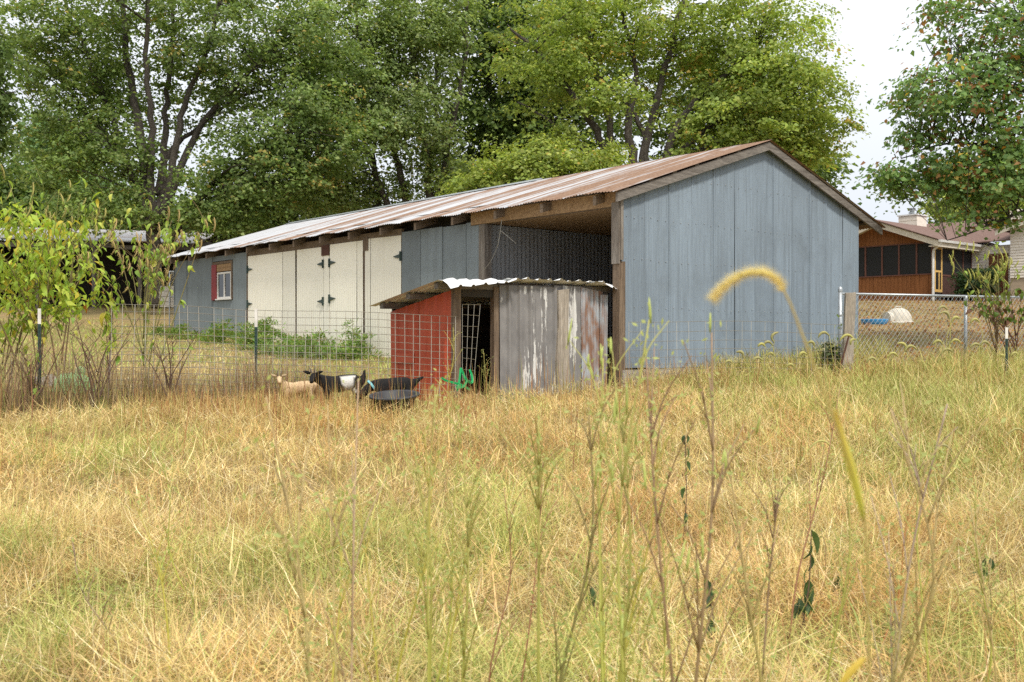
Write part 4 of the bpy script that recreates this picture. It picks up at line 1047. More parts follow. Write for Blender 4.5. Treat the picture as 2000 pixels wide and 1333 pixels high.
def goat(label, loc, rz, s, neck_head, colour, tail, horns=True, collar=False, lie=False):
    """the goat faces local +x; neck_head: neck, poll, nose points"""
    g = tag(empty('goat', loc, rz), label, 'goat', 'goats grazing by the wire fence'); g.scale = (s, s, s)
    nk, poll, nose = [Vector(p) for p in neck_head]
    N = {'hip': (-0.25,0,0.42,.115,.13), 'rump': (-0.33,0,0.43,.07,.085), 'loin': (-0.12,0,0.41,.135,.145), 'belly': (0.03,0,0.385,.145,.155), 'chest': (0.18,0,0.40,.115,.14), 'sh': (0.25,0,0.44,.085,.11),
         'neck': (*nk,.062,.072), 'poll': (*poll,.052,.058), 'mid': (*(poll.lerp(nose,.5)),.043,.046), 'nose': (*nose,.028,.028),
         't1': (tail[0]*0.4-0.36, 0, 0.47+tail[1]*0.4, .028,.028), 't2': (tail[0]-0.36, 0, 0.47+tail[1], .014,.018)}
    E = [('hip','loin'),('hip','rump'),('loin','belly'),('belly','chest'),('chest','sh'),('sh','neck'),('neck','poll'),('poll','mid'),('mid','nose'),('rump','t1'),('t1','t2')]
    for sd, y in (('l', 0.085), ('r', -0.085)):
        N.update({'fe'+sd: (0.20,y,0.30,.050,.055), 'fk'+sd: (0.205,y,0.17,.027,.029), 'fh'+sd: (0.20,y,0.03,.021,.022), 'ft'+sd: (0.225,y,0.005,.026,.022)})
        E += [('chest','fe'+sd),('fe'+sd,'fk'+sd),('fk'+sd,'fh'+sd),('fh'+sd,'ft'+sd)]
        N.update({'ht'+sd: (-0.22,y,0.30,.062,.078), 'hs'+sd: (-0.26,y,0.20,.036,.042), 'hk'+sd: (-0.315,y,0.145,.025,.027), 'hh'+sd: (-0.30,y,0.03,.021,.021), 'hf'+sd: (-0.275,y,0.005,.026,.022)})
        E += [('hip','ht'+sd),('ht'+sd,'hs'+sd),('hs'+sd,'hk'+sd),('hk'+sd,'hh'+sd),('hh'+sd,'hf'+sd)]
    me = skin(N, E, 'loin', 'goat_body')
    co = np.zeros(len(me.vertices)*3); me.vertices.foreach_get('co', co); co = co.reshape(-1, 3)
    c = np.array([colour(p) for p in co]); a = me.attributes.new('col', 'FLOAT_COLOR', 'POINT'); cc = np.ones((len(co), 4)); cc[:, :3] = c; a.data.foreach_set('color', cc.ravel())
    me.materials.clear(); me.materials.append(MAT['goat']); body = link('body', me, g)
    d = (nose - poll).normalized(); side = d.cross(Vector((0,0,1)))
    if side.length < .2: side = Vector((0,1,0))
    side.normalize(); up = side.cross(d)
    for q in (-1, 1):
        e0 = poll + side*q*0.045 + up*0.02 - d*0.01; e1 = e0 + side*q*0.10 + up*0.03 - d*0.015
        em = MB().tube([e0, e0.lerp(e1,.35), e0.lerp(e1,.7), e1], [0.014,0.026,0.020,0.004], n=6).mesh('ear', MAT['goat'], True)
        at_ = em.attributes.new('col', 'FLOAT_COLOR', 'POINT'); ec = colour(np.array(poll)); at_.data.foreach_set('color', np.tile([*(np.array(ec)*0.7), 1], len(em.vertices)).ravel()); link('ear', em, g)
        if horns:
            h0 = poll + side*q*0.022 + up*0.045; MB().tube(catmull([h0, h0+up*0.05+side*q*.008-d*.01, h0+up*0.10+side*q*.025-d*.04],3), 0.013, 0.004, 6).build('horn', MAT['horn'], g)
        MB().lathe([(0,.009),(.007,.006),(.009,0),(.007,-.006),(0,-.009)], 8, tuple(poll + d*0.055 + side*q*0.046 + up*0.016)).build('eye', MAT['eye'], g)
    if collar:
        mid = Vector((0.25,0,0.44)).lerp(nk, 0.45); ax = (nk - Vector((0.25,0,0.44))).normalized(); s1 = ax.orthogonal().normalized(); s2 = ax.cross(s1); mb = MB(); n = 18
        V = [tuple(mid + (s1*math.cos(2*math.pi*i/n)+s2*math.sin(2*math.pi*i/n))*0.094 + ax*w) for w in (-0.016, 0.016) for i in range(n)]
        mb.add(V, [(i, (i+1)%n, n+(i+1)%n, n+i) for i in range(n)]); mb.build('collar', MAT['collar'], g)
    return g
BLK = (0.014,0.013,0.013)
def c_black(p): return BLK
def c_belt(p):
    w = (-0.20 + 0.03*math.sin(p[2]*20) < p[0] < -0.02 + 0.03*math.sin(p[2]*17)) and p[2] < 0.50
    return (0.62,0.60,0.56) if w else BLK
def c_tan(p):
    k = max(0, min(1, (p[2]-0.25)/0.3)); return (0.50+0.12*k, 0.34+0.12*k, 0.20+0.08*k)
def gp_at(px, py, Y): p = at(px, py, Y); return (p.x, Y, gzf(p.x, Y))
goat('tan goat with short horns looking out of the dry grass', gp_at(581,790,14.1), math.radians(196), 0.76, ((0.31,0.05,0.52),(0.345,0.15,0.60),(0.33,0.27,0.50)), c_tan, (-0.03,-0.05))
goat('black goat with a white belt, head turned towards the field', gp_at(664,792,13.95), math.radians(200), 0.96, ((0.34,0.04,0.48),(0.40,0.10,0.53),(0.45,0.21,0.42)), c_belt, (0.0,0.12))
goat('black goat in a pale teal collar, head down behind the feed tub', gp_at(765,795,13.75), math.radians(188), 0.92, ((0.36,0.02,0.36),(0.47,0.05,0.24),(0.56,0.08,0.13)), c_black, (-0.12,0.06), horns=False, collar=True)
# ------------------------------------------------------------------ plants one can tell apart
def leaf_mesh(name, L, Wd, cols, r, n=5, bend=0.5):
    """one bent leaf blade with a midrib fold, lying along +x, hanging down towards its tip"""
    V = []; F = []
    for i in range(n+1):
        t = i/n; w = Wd*math.sin(math.pi*min(0.98, t**0.75*0.97+0.02)); x = L*t*math.cos(bend*t); z = -L*t*math.sin(bend*t)*0.9
        V += [(x, w, z+w*0.25), (x, 0, z), (x, -w, z+w*0.25)]
    for i in range(n):
        a = i*3; F += [(a, a+1, a+4, a+3), (a+1, a+2, a+5, a+4)]
    c0 = np.array(cols); C = np.array([c0*(0.85+0.3*r.random()) for _ in V])
    return np_mesh(name, np.array(V), [np.array(F)], MAT['weedleaf'], C, True)
def tube_col(mb, name, cols, parent, mat='stem', k=None):
    me = mb.mesh(name, MAT[mat], True); n = len(me.vertices)
    a = me.attributes.new('col', 'FLOAT_COLOR', 'POINT'); z = np.zeros(n*3); me.vertices.foreach_get('co', z); z = z.reshape(-1,3)[:, 2]
    t = (z-z.min())/max(1e-6, z.max()-z.min()); c0, c1 = np.array(cols[0]), np.array(cols[1]); C = np.ones((n,4)); C[:, :3] = c0*(1-t[:, None])+c1*t[:, None]
    a.data.foreach_set('color', C.ravel()); return link(name, me, parent)
LEAVES = {}
def leafset(key, L, Wd, pal):
    r = np.random.default_rng(len(LEAVES)+5); LEAVES[key] = [leaf_mesh('leaf', L*(0.8+0.4*r.random()), Wd*(0.8+0.4*r.random()), pal[i % len(pal)], r, bend=0.5+0.7*r.random()) for i in range(8)]
leafset('pokeweed', 0.19, 0.030, [(0.34,0.46,0.06),(0.27,0.40,0.05),(0.42,0.50,0.08),(0.20,0.33,0.05),(0.48,0.53,0.10),(0.32,0.45,0.06),(0.55,0.47,0.07),(0.25,0.39,0.06)])
leafset('ragweed', 0.115, 0.024, [(0.31,0.44,0.08),(0.23,0.36,0.06),(0.38,0.49,0.09),(0.19,0.31,0.055),(0.48,0.50,0.11),(0.27,0.40,0.07)])
leafset('wilted', 0.12, 0.018, [(0.055,0.10,0.04),(0.07,0.12,0.045),(0.09,0.14,0.05),(0.045,0.08,0.035)])
leafset('vine', 0.11, 0.032, [(0.10,0.18,0.03),(0.13,0.20,0.035),(0.17,0.22,0.045),(0.09,0.05,0.03),(0.14,0.07,0.04)])
def hang(leafkey, parent, p, az, pitch, s, r, cap):
    if cap[0] <= 0: return
    cap[0] -= 1
    o = bpy.data.objects.new('leaf', LEAVES[leafkey][r.integers(len(LEAVES[leafkey]))]); COL.objects.link(o); o.parent = parent
    o.matrix_local = Matrix.Translation(p) @ Euler((r.normal()*0.35, pitch, az)).to_matrix().to_4x4() @ Matrix.Scale(s, 4)
def spike(mb, p, d, L, r):
    d = Vector(d).normalized(); P = [p + d*L*t + Vector((0.02*math.sin(t*3), 0, 0)) for t in (0,.2,.5,.8,1)]
    mb.tube(P, [0.004,0.010,0.011,0.008,0.002], n=5)
    for k in range(int(L*110)):
        q = P[0].lerp(P[-1], (k+.5)/(L*110)); mb.lathe([(0,.007),(.007,0),(0,-.007)], 4, tuple(q + Vector((r.normal()*.008, r.normal()*.008, 0))))
def broad_weed(name, label, cat, px, pyb, Y, H, seed, nst, leafkey, nl, spikes=0, spread=0.5, stemcol=((0.15,0.07,0.05),(0.20,0.22,0.06)), lmin=0.3, lean=(0,0), spike_cols=((0.30,0.30,0.08),(0.42,0.36,0.12)), group=None, lscale=1.0):
    r = np.random.default_rng(seed); b = at(px, pyb, Y); g = tag(empty(name, (b.x, Y, gzf(b.x, Y)-0.03)), label, cat, group)
    mb = MB(); ends = []; cap = [nl]
    for k in range(nst):
        az = r.random()*6.28; sp = spread*(0.25+0.75*r.random()); h = H*(0.75+0.25*r.random()) if k else H
        start = Vector((0, 0, 0)) if k < 2 else Vector((0.0, 0, H*(0.12+0.35*r.random())))
        top = Vector((math.cos(az)*sp*H*0.6 + lean[0]*H, math.sin(az)*sp*H*0.45 + lean[1]*H, h))
        mid = start.lerp(top, 0.45) + Vector((r.normal()*0.04, r.normal()*0.04, 0.10*H)); P = catmull([start, mid, top], 8)
        mb.tube(P, 0.014 if k < 2 else 0.009, 0.003, 6); ends.append(P)
        for i in range(4, len(P)-1):
            if r.random() < 0.45:
                a2 = r.random()*6.28; L = H*0.10*(0.6+r.random()); Q = catmull([P[i], P[i]+Vector((math.cos(a2)*L*.5, math.sin(a2)*L*.5, L*.6)), P[i]+Vector((math.cos(a2)*L, math.sin(a2)*L, L*1.0))], 3); mb.tube(Q, 0.004, 0.002, 4); ends.append(Q)
    tube_col(mb, 'stem', stemcol, g)
    allp = [p for P in ends for p in P[1:] if p.z > lmin*H]
    for k in range(nl):
        p = allp[r.integers(len(allp))]; hang(leafkey, g, p, r.random()*6.28, 0.1+0.9*r.random(), lscale*(0.65+0.7*r.random()), r, cap)
    if spikes:
        tips = [P[-1] for P in ends if P[-1].z > 0.6*H]
        for k in range(spikes):
            sb = MB(); p = tips[r.integers(len(tips))] + Vector((r.normal()*.05, r.normal()*.05, -0.10*r.random()*H)); spike(sb, p, (r.normal()*.3, r.normal()*.3, 1.0), 0.13+0.12*r.random(), r); tube_col(sb, 'flower_spike', spike_cols, g)
    return g
def fill(g, lobes, cols, seed, leaf, csize, per):
    crown(g, lobes, cols, np.random.default_rng(seed), leaf=leaf, csize=csize, per=per, droop=1.1, name='foliage', mat='weedleaf', twigs=0, wr=0.17)['kind'] = 'stuff'
PKC = [((0.33,0.45,0.06),5),((0.25,0.38,0.05),4),((0.44,0.52,0.09),3),((0.54,0.47,0.07),1),((0.50,0.20,0.05),0.15)]
b1 = broad_weed('pokeweed', 'tall yellow green bush with drooping leaves growing over the leftmost fence post', 'bush', 72, 790, 13.75, 3.05, 31, 13, 'pokeweed', 285, 0, 0.9, lscale=0.78)
fill(b1, [((0,0,2.45),(0.50,0.4,0.55),9),((-0.1,0,1.75),(0.65,0.45,0.5),11),((0.55,0,1.9),(0.4,0.35,0.6),7)], PKC, 310, 0.115, 0.30, 30)
b2 = broad_weed('pokeweed', 'yellow green bush with a few orange leaves at the edge of the view behind the leftmost fence post', 'bush', 4, 780, 14.2, 2.75, 32, 10, 'pokeweed', 220, 0, 0.85, lscale=0.78)
b2['label'] = 'yellow green bush with a few orange leaves, left of the leftmost fence post'
fill(b2, [((0,0,2.0),(0.55,0.45,0.65),11),((0.1,0,1.2),(0.5,0.4,0.4),7)], PKC, 311, 0.115, 0.30, 28)
broad_weed('ragweed', 'giant ragweed with pale flower spikes rising behind the yellow green bush', 'weed', 120, 760, 15.8, 3.45, 33, 11, 'ragweed', 230, 66, 0.75, lmin=0.45)
broad_weed('ragweed', 'giant ragweed with tan flower spikes before the big maple trunk', 'weed', 280, 770, 14.6, 2.85, 34, 12, 'ragweed', 250, 60, 0.62, lmin=0.42, spike_cols=((0.34,0.27,0.10),(0.45,0.33,0.14)), stemcol=((0.20,0.25,0.07),(0.22,0.13,0.07)))
broad_weed('sapling', 'slender sapling with round yellow leaves between the two giant ragweeds', 'sapling', 212, 770, 14.4, 1.75, 35, 4, 'pokeweed', 34, 0, 0.5, lmin=0.5, stemcol=((0.12,0.06,0.05),(0.16,0.08,0.05)))
broad_weed('ragweed', 'spiky yellow green ragweed climbing above the chain link fence near the white siding', 'weed', 1945, 720, 17.6, 2.15, 36, 8, 'ragweed', 44, 52, 0.6, lmin=0.5, spike_cols=((0.36,0.38,0.08),(0.44,0.42,0.12)))
broad_weed('pokeweed', 'vine with purple berry clusters tumbling over the chain link top rail', 'vine', 1985, 715, 17.4, 1.45, 37, 10, 'vine', 120, 0, 1.0, lmin=0.6, stemcol=((0.13,0.04,0.05),(0.13,0.10,0.04)), lean=(-0.28,0))
for i, (px, pyb, Y, H, lab) in enumerate([(190,800,13.3,1.35,'leafless dark twiggy bush with forked stems before the wire fence'),(60,810,13.0,1.05,'low tangle of dark twigs at the foot of the leftmost fence post'),(330,800,13.6,1.15,'thin brown twiggy weed leaning over the left mesh panel')]):
    broad_weed('twig_bush', lab, 'bush', px, pyb, Y, H, 40+i, 9, 'ragweed', 10, 0, 1.0, lmin=0.3, stemcol=((0.09,0.055,0.04),(0.16,0.10,0.07)))

# dense dark evergreen bush by the porch steps, green vine on the wooden post
r = np.random.default_rng(50); b = at(1906, 590, 45.0); ev = tag(empty('evergreen_bush', (b.x, b.y, gzf(b.x, b.y)-0.05)), 'dense dark green evergreen bush by the porch steps', 'bush')
MB().tube([(0,0,0),(0,0,0.8)], 0.06, 0.03, 6).build('trunk', MAT['bark'], ev)
crown(ev, [((0,0,0.85),(0.85,0.8,0.75),110)], [((0.030,0.062,0.022),5),((0.045,0.085,0.03),3)], r, leaf=0.10, csize=0.34, per=90, droop=-0.3, name='foliage')
b = at(1655, 690, 16.95); vn = tag(empty('creeper', (b.x, b.y+0.09, gzf(b.x, b.y))), 'small green creeper climbing the back of the old wooden post', 'vine')
tube_col(MB().tube(catmull([(0.06,0,0),(-0.07,0.02,0.5),(0.09,0.02,0.8),(-0.1,0,1.15)],5), 0.006, 0.003, 5), 'stem', ((0.12,0.10,0.05),(0.14,0.16,0.05)), vn); cap = [30]
for k in range(30): hang('ragweed', vn, Vector((r.normal()*.10, -0.01, 0.25+0.9*r.random())), r.random()*6.28, 0.5, 0.55, r, cap)
b = at(1617, 745, 17.2); dw = tag(empty('dock_weed', (b.x, b.y, gzf(b.x, b.y)-0.03)), 'dark bushy weed at the foot of the gable by the old wooden post', 'weed')
tube_col(MB().tube([(0,0,0),(0.02,0,0.5),(0.0,0,0.8)], 0.01, 0.003, 5), 'stem', ((0.06,0.05,0.03),(0.08,0.08,0.04)), dw)
crown(dw, [((0,0,0.36),(0.12,0.11,0.26),26)], [((0.09,0.12,0.05),5),((0.14,0.15,0.07),2)], r, leaf=0.07, csize=0.12, per=22, name='foliage', mat='weedleaf')

# green weeds along the foot of the cream doors
def weed_patch():
    r = np.random.default_rng(52); L = []
    for px, t_off, n in ((520,-1.0,26),(560,-.8,34),(600,-.9,44),(640,-.8,50),(680,-.9,50),(720,-.8,44),(745,-.7,26),(655,-1.6,40),(590,-1.5,26),(705,-1.5,34),(440,-1.1,22),(395,-1.2,18),(480,-1.3,22)):
        t = bt(px); p = M_b @ Vector((t_off + r.normal()*.15, t, 0)); z = gzf(p.x, p.y); hgt = 0.30 if px > 500 else 0.15
        hgt *= 0.6+0.8*r.random(); L.append(((p.x, p.y, z+hgt*0.5), (0.55,0.55,hgt), int(n*0.75))); L.append(((p.x+r.normal()*.3, p.y+r.normal()*.3, z+hgt*1.3), (0.12,0.12,hgt*0.8), 4))
    o = crown(None, L, [((0.17,0.29,0.06),6),((0.12,0.22,0.05),4),((0.25,0.33,0.09),3),((0.32,0.29,0.11),1.5)], r, leaf=0.085, csize=0.20, per=44, droop=-0.9, name='green_weeds', mat='weedleaf', wr=0.13); tag(o, 'bright green weeds growing along the foot of the cream doors', 'weeds', kind='stuff')
weed_patch()

# ------------------------------------------------------------------ grasses
def blades(P, az, lean, curl, L, w, col, nseg, twist=None):
    """grass blades as tapering ribbons; returns vertices, faces, colours"""
    n = len(P); ts = np.arange(nseg+1)/nseg; V = np.zeros((n, nseg*2+1, 3)); pos = P.copy(); hx, hy = np.cos(az), np.sin(az)
    tw = az + np.pi/2 + (np.zeros(n) if twist is None else twist); wx, wy = np.cos(tw), np.sin(tw)
    for i in range(nseg+1):
        if i:
            th = np.minimum(lean + curl*(ts[i]+ts[i-1])/2, 2.2); s = L/nseg
            pos = pos + np.stack([hx*np.sin(th)*s, hy*np.sin(th)*s, np.cos(th)*s], -1)
            pos[:, 2] = np.maximum(pos[:, 2], P[:, 2]+0.004+0.03*ts[i])
        if i < nseg:
            ww = (w*(1-0.55*ts[i])/2)[:, None]; o = np.stack([wx, wy, np.zeros(n)], -1)*ww; V[:, i*2] = pos-o; V[:, i*2+1] = pos+o
        else: V[:, nseg*2] = pos
    m = nseg*2+1; b = np.arange(n)[:, None]*m
    quads = np.concatenate([b + np.array([[2*i, 2*i+1, 2*i+3, 2*i+2]]) for i in range(nseg-1)]) if nseg > 1 else np.zeros((0,4), int)
    tris = b + np.array([[2*nseg-2, 2*nseg-1, 2*nseg]])
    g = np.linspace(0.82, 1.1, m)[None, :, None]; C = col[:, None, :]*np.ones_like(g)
    return V.reshape(-1, 3), quads.astype(int), tris.astype(int), C.reshape(-1, 3)
def make_blades(name, sets, mat, label, cat):
    Vs, Qs, Ts, Cs = [], [], [], []; off = 0
    for s in sets:
        V, q, t, c = s; Vs.append(V); Qs.append(q+off); Ts.append(t+off); Cs.append(c); off += len(V)
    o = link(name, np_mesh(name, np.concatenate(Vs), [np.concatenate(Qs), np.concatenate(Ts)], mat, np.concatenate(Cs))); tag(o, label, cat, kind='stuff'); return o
fx = [-30, -9, p0.x, pa.x, pb_.x, pc.x, 1.7, wp.x, c1.x, 30]; fy = [12.5, 13.1, 13.4, 14.1, 15.0, 14.3, 16.0, 16.9, 18.3, 24]
def fence_y(x): return np.interp(x, fx, fy)
def vnoise(x, y, f, seed=0):
    """smooth value noise for arrays"""
    r = np.random.default_rng(seed); T = r.random((64, 64)); u = x*f+100; v = y*f+100; i = np.floor(u).astype(int); j = np.floor(v).astype(int); a = u-i; b = v-j; a = a*a*(3-2*a); b = b*b*(3-2*b)
    g = lambda p, q: T[p % 64, q % 64]
    return (g(i,j)*(1-a)+g(i+1,j)*a)*(1-b)+(g(i,j+1)*(1-a)+g(i+1,j+1)*a)*b
def field_y(x): return np.where((x > 1.9) & (x < 6.6), np.maximum(fence_y(x), BY + (x-BX)*0.654/0.757 - 0.06), fence_y(x))
def sample_field(n, y0, y1, r, power=1.0, test=None, margin=2.0):
    y = y0 + (y1-y0)*r.random(n*2)**power; x = (r.random(n*2)*2-1)*(0.53*y+margin)
    k = (y < field_y(x)-0.05)
    if test is not None: k &= test(x, y)
    return x[k][:n], y[k][:n]
STRAW = np.array([(0.67,0.53,0.22),(0.78,0.65,0.33),(0.60,0.46,0.18),(0.66,0.46,0.22),(0.44,0.29,0.14),(0.84,0.75,0.47),(0.24,0.17,0.085)]); SW = [5,4,4,3,2.5,2,1.8]  # darkest blades paint in the shade of gaps between the strands
GREEN = np.array([(0.42,0.45,0.13),(0.32,0.38,0.10),(0.52,0.52,0.17),(0.20,0.27,0.07),(0.60,0.57,0.21)]); GW = [4,4.5,3.5,2.3,3.5]
def pick(pal, wts, n, r):
    w = np.array(wts, float); w /= w.sum(); return pal[r.choice(len(pal), size=n, p=w)]*(0.85+0.3*r.random((n,1)))
r = np.random.default_rng(60)
def field():
    sets = []
    for (n, y0, y1, nseg, wk, pw_) in ((146000, 2.4, 7.2, 3, 0.0044, 0.85), (136000, 7.0, 18.0, 2, 0.0075, 0.85)):
        x, y = sample_field(n, y0, y1, r, pw_); n = len(x)
        cx_ = np.round(x/0.16)*0.16 + 0.06*np.sin(37*np.round(y/0.16)); k = 0.45*r.random(n); x2 = x*(1-k)+cx_*k
        gm = vnoise(x, y, 0.9, 1)*0.5 + vnoise(x, y, 2.7, 2)*0.5; right = np.clip((x/np.maximum(y,1)-0.18)/0.25, 0, 1)*np.clip((y-6)/6, 0, 1)
        isg = r.random(n) < np.clip((gm-0.47)*2.8, 0.08, 0.85) + 0.32*right + 0.16*np.clip((5.5-y)/2.5, 0, 1)*np.clip(np.abs(x)/1.5, 0, 1)
        redp = np.clip((vnoise(x, y, 1.1, 9)*0.6+vnoise(x, y, 3.1, 10)*0.4-0.52)*4, 0, 0.7)[:, None]; shade = (0.86+0.30*vnoise(x, y, 2.2, 14))[:, None]
        straw = pick(STRAW, SW, n, r); straw = straw*(1-redp) + straw*np.array([0.98, 0.78, 0.62])*redp
        col = np.where(isg[:, None], pick(GREEN*1.14, GW, n, r), straw*1.08)*shade
        lay = (r.random(n) < 0.70*(1-0.7*right)) & ~(isg & (r.random(n) < 0.6))      # strands lying flat in the thatch
        tall = vnoise(x, y, 1.3, 5)
        az = np.where(lay, vnoise(x, y, 0.8, 3)*6.5 + r.normal(size=n)*2.0, r.random(n)*6.28)
        lean = np.where(lay, 1.15 + 0.35*r.random(n), np.clip(0.45 + r.normal(size=n)*0.35, 0.0, 1.2))
        curl = np.where(lay, r.normal(size=n)*0.8, 0.3 + 1.3*r.random(n))
        L = np.where(lay, 0.12+0.34*r.random(n)**2.0, (0.08+0.28*r.random(n)**1.6)*(0.35+1.4*tall))*(1+0.5*right)
        w = wk*(0.55+0.75*r.random(n)); P = np.stack([x2, y, gz(x2, y)-0.01], -1)
        P[:, 2] += np.where(lay, 0.02+0.15*r.random(n)**1.3*(0.5+tall), 0) + (vnoise(x, y, 1.7, 6)-0.4)*0.17 + (vnoise(x, y, 4.0, 16)-0.5)*0.06
        tubd = np.hypot(x-tb.x, (y-tb.y+0.25)*0.8); w = np.where(tubd < 0.5, w*0.6, w); L = np.where(tubd < 0.6, L*0.45, L)
        sets.append(blades(P, az, lean, curl, L, w, col, nseg, r.normal(size=n)*0.7))
    make_blades('dry_grass', sets, MAT['grass'], 'dry yellow matted grass covering the field', 'grass')
field()
def stalks():
    """thin upright reddish stems, thickest along the fence and the shelter"""
    n = 5200; x, y = sample_field(n, 8.5, 17.5, r, 0.8); d = fence_y(x)-y; keep = r.random(len(x)) < (np.exp(-np.clip(d,0,9)/1.6)*0.9 + 0.05)*np.where(x < -3.2, 0.4, 1.0); x, y = x[keep], y[keep]; n = len(x)
    pal = np.array([(0.42,0.22,0.09),(0.50,0.33,0.13),(0.33,0.15,0.08),(0.56,0.44,0.18),(0.40,0.40,0.12)])
    L = 0.35+0.5*r.random(n); L *= np.where(x > 2.0, 0.75, 1.0)
    a = blades(np.stack([x, y, gz(x, y)-0.02], -1), r.random(n)*6.28, np.abs(r.normal(size=n))*0.13, 0.15*r.random(n), L, 0.0075+0.004*r.random(n), pick(pal, [5,4,3,3,2], n, r), 3)
    q = 2000; x3 = -5.0+4.6*r.random(q); y3 = 12.2+1.7*r.random(q); k3 = (y3 < fence_y(x3)-0.3) & (np.hypot(x3-tb.x, y3-tb.y+0.3) > 0.55); x3, y3 = x3[k3], y3[k3]; q = len(x3)
    c3 = blades(np.stack([x3, y3, gz(x3, y3)-0.02], -1), r.random(q)*6.28, np.abs(r.normal(size=q))*0.25, 0.4*r.random(q), 0.22+0.30*r.random(q), 0.008+0.005*r.random(q), pick(pal, [3,5,2,5,2], q, r), 3)
    m = 2600; x, y = sample_field(m, 3.2, 11, r, 0.8); m = len(x); pal2 = np.array([(0.46,0.36,0.13),(0.38,0.36,0.10),(0.40,0.22,0.10),(0.62,0.52,0.24)])
    b = blades(np.stack([x, y, gz(x, y)-0.02], -1), r.random(m)*6.28, np.abs(r.normal(size=m))*0.22, 0.35*r.random(m), 0.30+0.42*r.random(m), 0.0035+0.002*r.random(m), pick(pal2, [4,3,2,3], m, r), 3)
    make_blades('grass_stalks', [a, b, c3], MAT['grass'], 'thin upright reddish stalks standing among the dry grass', 'stalks')
stalks()
def brush():
    """brown dead brush along the left fence"""
    n = 7000; x = -9 + 6.4*r.random(n)**1.15; y = fence_y(x) - 0.75 + 1.5*r.random(n)*(0.3+0.7*r.random(n)); pal = np.array([(0.28,0.18,0.11),(0.38,0.24,0.14),(0.20,0.14,0.10),(0.50,0.37,0.19),(0.30,0.32,0.10)])
    L = 0.25+0.75*r.random(n)**1.5*(0.5+vnoise(x, y, 1.1, 12))
    a = blades(np.stack([x, y, gz(x, y)-0.02], -1), r.random(n)*6.28, np.abs(r.normal(size=n))*0.55, 0.6*r.normal(size=n), L, 0.006+0.004*r.random(n), pick(pal, [4,4,3,2,2], n, r), 3)
    make_blades('dead_brush', [a], MAT['grass'], 'brown dead brush along the left stretch of wire fence', 'brush')
brush()
def yard():
    n = 46000; y = 13.2 + 22*r.random(n)**1.2; x = -0.62*y + (0.62*y+0.5)*r.random(n); k = y > fence_y(x)+0.05
    s_ = (x-BX)*0.757+(y-BY)*0.654; k &= (s_ < -0.1); k &= ~((x > -2.3) & (y < 16.6) & (s_ > -3.6)); x, y = x[k], y[k]; n = len(x)
    hay = np.exp(-(((x+6.4)/1.3)**2+((y-18.6)/0.9)**2)); isg = r.random(n) < np.clip(0.74+0.9*(vnoise(x,y,0.5,8)-0.5), 0.15, 0.92)*(1-hay)
    col = np.where(isg[:, None], pick(GREEN*np.array([0.95,1.1,0.9]), GW, n, r), pick(STRAW, SW, n, r)); col = col*(1-hay[:,None]*0.5)+np.array([0.72,0.58,0.22])*hay[:,None]*0.5
    a = blades(np.stack([x, y, gz(x, y)-0.01], -1), r.random(n)*6.28, 0.4+0.8*r.random(n), 0.8*r.random(n), 0.07+0.10*r.random(n), 0.010+0.008*r.random(n), col, 2)
    make_blades('yard_grass', [a], MAT['grass'], 'short yellowing grass in the yard behind the wire fence', 'grass')
    n = 26000; y = 16.5+31*r.random(n); x = 3.5 + (0.56*y-2.5)*r.random(n); k = (y > fence_y(x)+0.05) & (((x-BX)*(-.654)+(y-BY)*.757 < -0.15) | ((x-BX)*.757+(y-BY)*.654 > 7.5)); x, y = x[k], y[k]; n = len(x)
    lawn = np.array([(0.20,0.19,0.06),(0.30,0.22,0.09),(0.15,0.16,0.05),(0.36,0.25,0.11)])
    a = blades(np.stack([x, y, gz(x, y)-0.01], -1), r.random(n)*6.28, 0.5+0.8*r.random(n), 0.8*r.random(n), 0.05+0.07*r.random(n), 0.014+0.010*r.random(n), pick(lawn, [3,3,2,3], n, r), 2)
    make_blades('lawn_grass', [a], MAT['grass'], 'short brownish lawn grass on the slope below the house', 'grass')
    n = 7000; y = 17+29*r.random(n); x = 4.5 + (0.56*y-3.5)*r.random(n); k = (y > fence_y(x)+0.1) & (((x-BX)*(-.654)+(y-BY)*.757 < -0.2) | ((x-BX)*.757+(y-BY)*.654 > 7.5)); x, y = x[k], y[k]; n = len(x)
    P = np.stack([x, y, gz(x, y)+0.035+0.03*r.random(n)], -1); D = unit(np.stack([r.normal(size=n), r.normal(size=n), r.normal(size=n)*.35], -1)); Nn = unit(np.stack([r.normal(size=n)*.35, r.normal(size=n)*.35, np.ones(n)], -1)); Lf = 0.06+0.06*r.random(n)
    V, F = leaves_np(P, D, Nn, Lf, Lf*0.42); pal = np.array([(0.26,0.13,0.06),(0.34,0.17,0.07),(0.19,0.10,0.055),(0.44,0.24,0.12),(0.50,0.20,0.07)])
    o = link('fallen_leaves', np_mesh('fallen_leaves', V, [F], MAT['leaf'], np.repeat(pick(pal,[4,4,3,2,1],n,r),4,axis=0))); tag(o, 'brown fallen leaves scattered over the lawn below the house', 'leaves', kind='stuff')
yard()

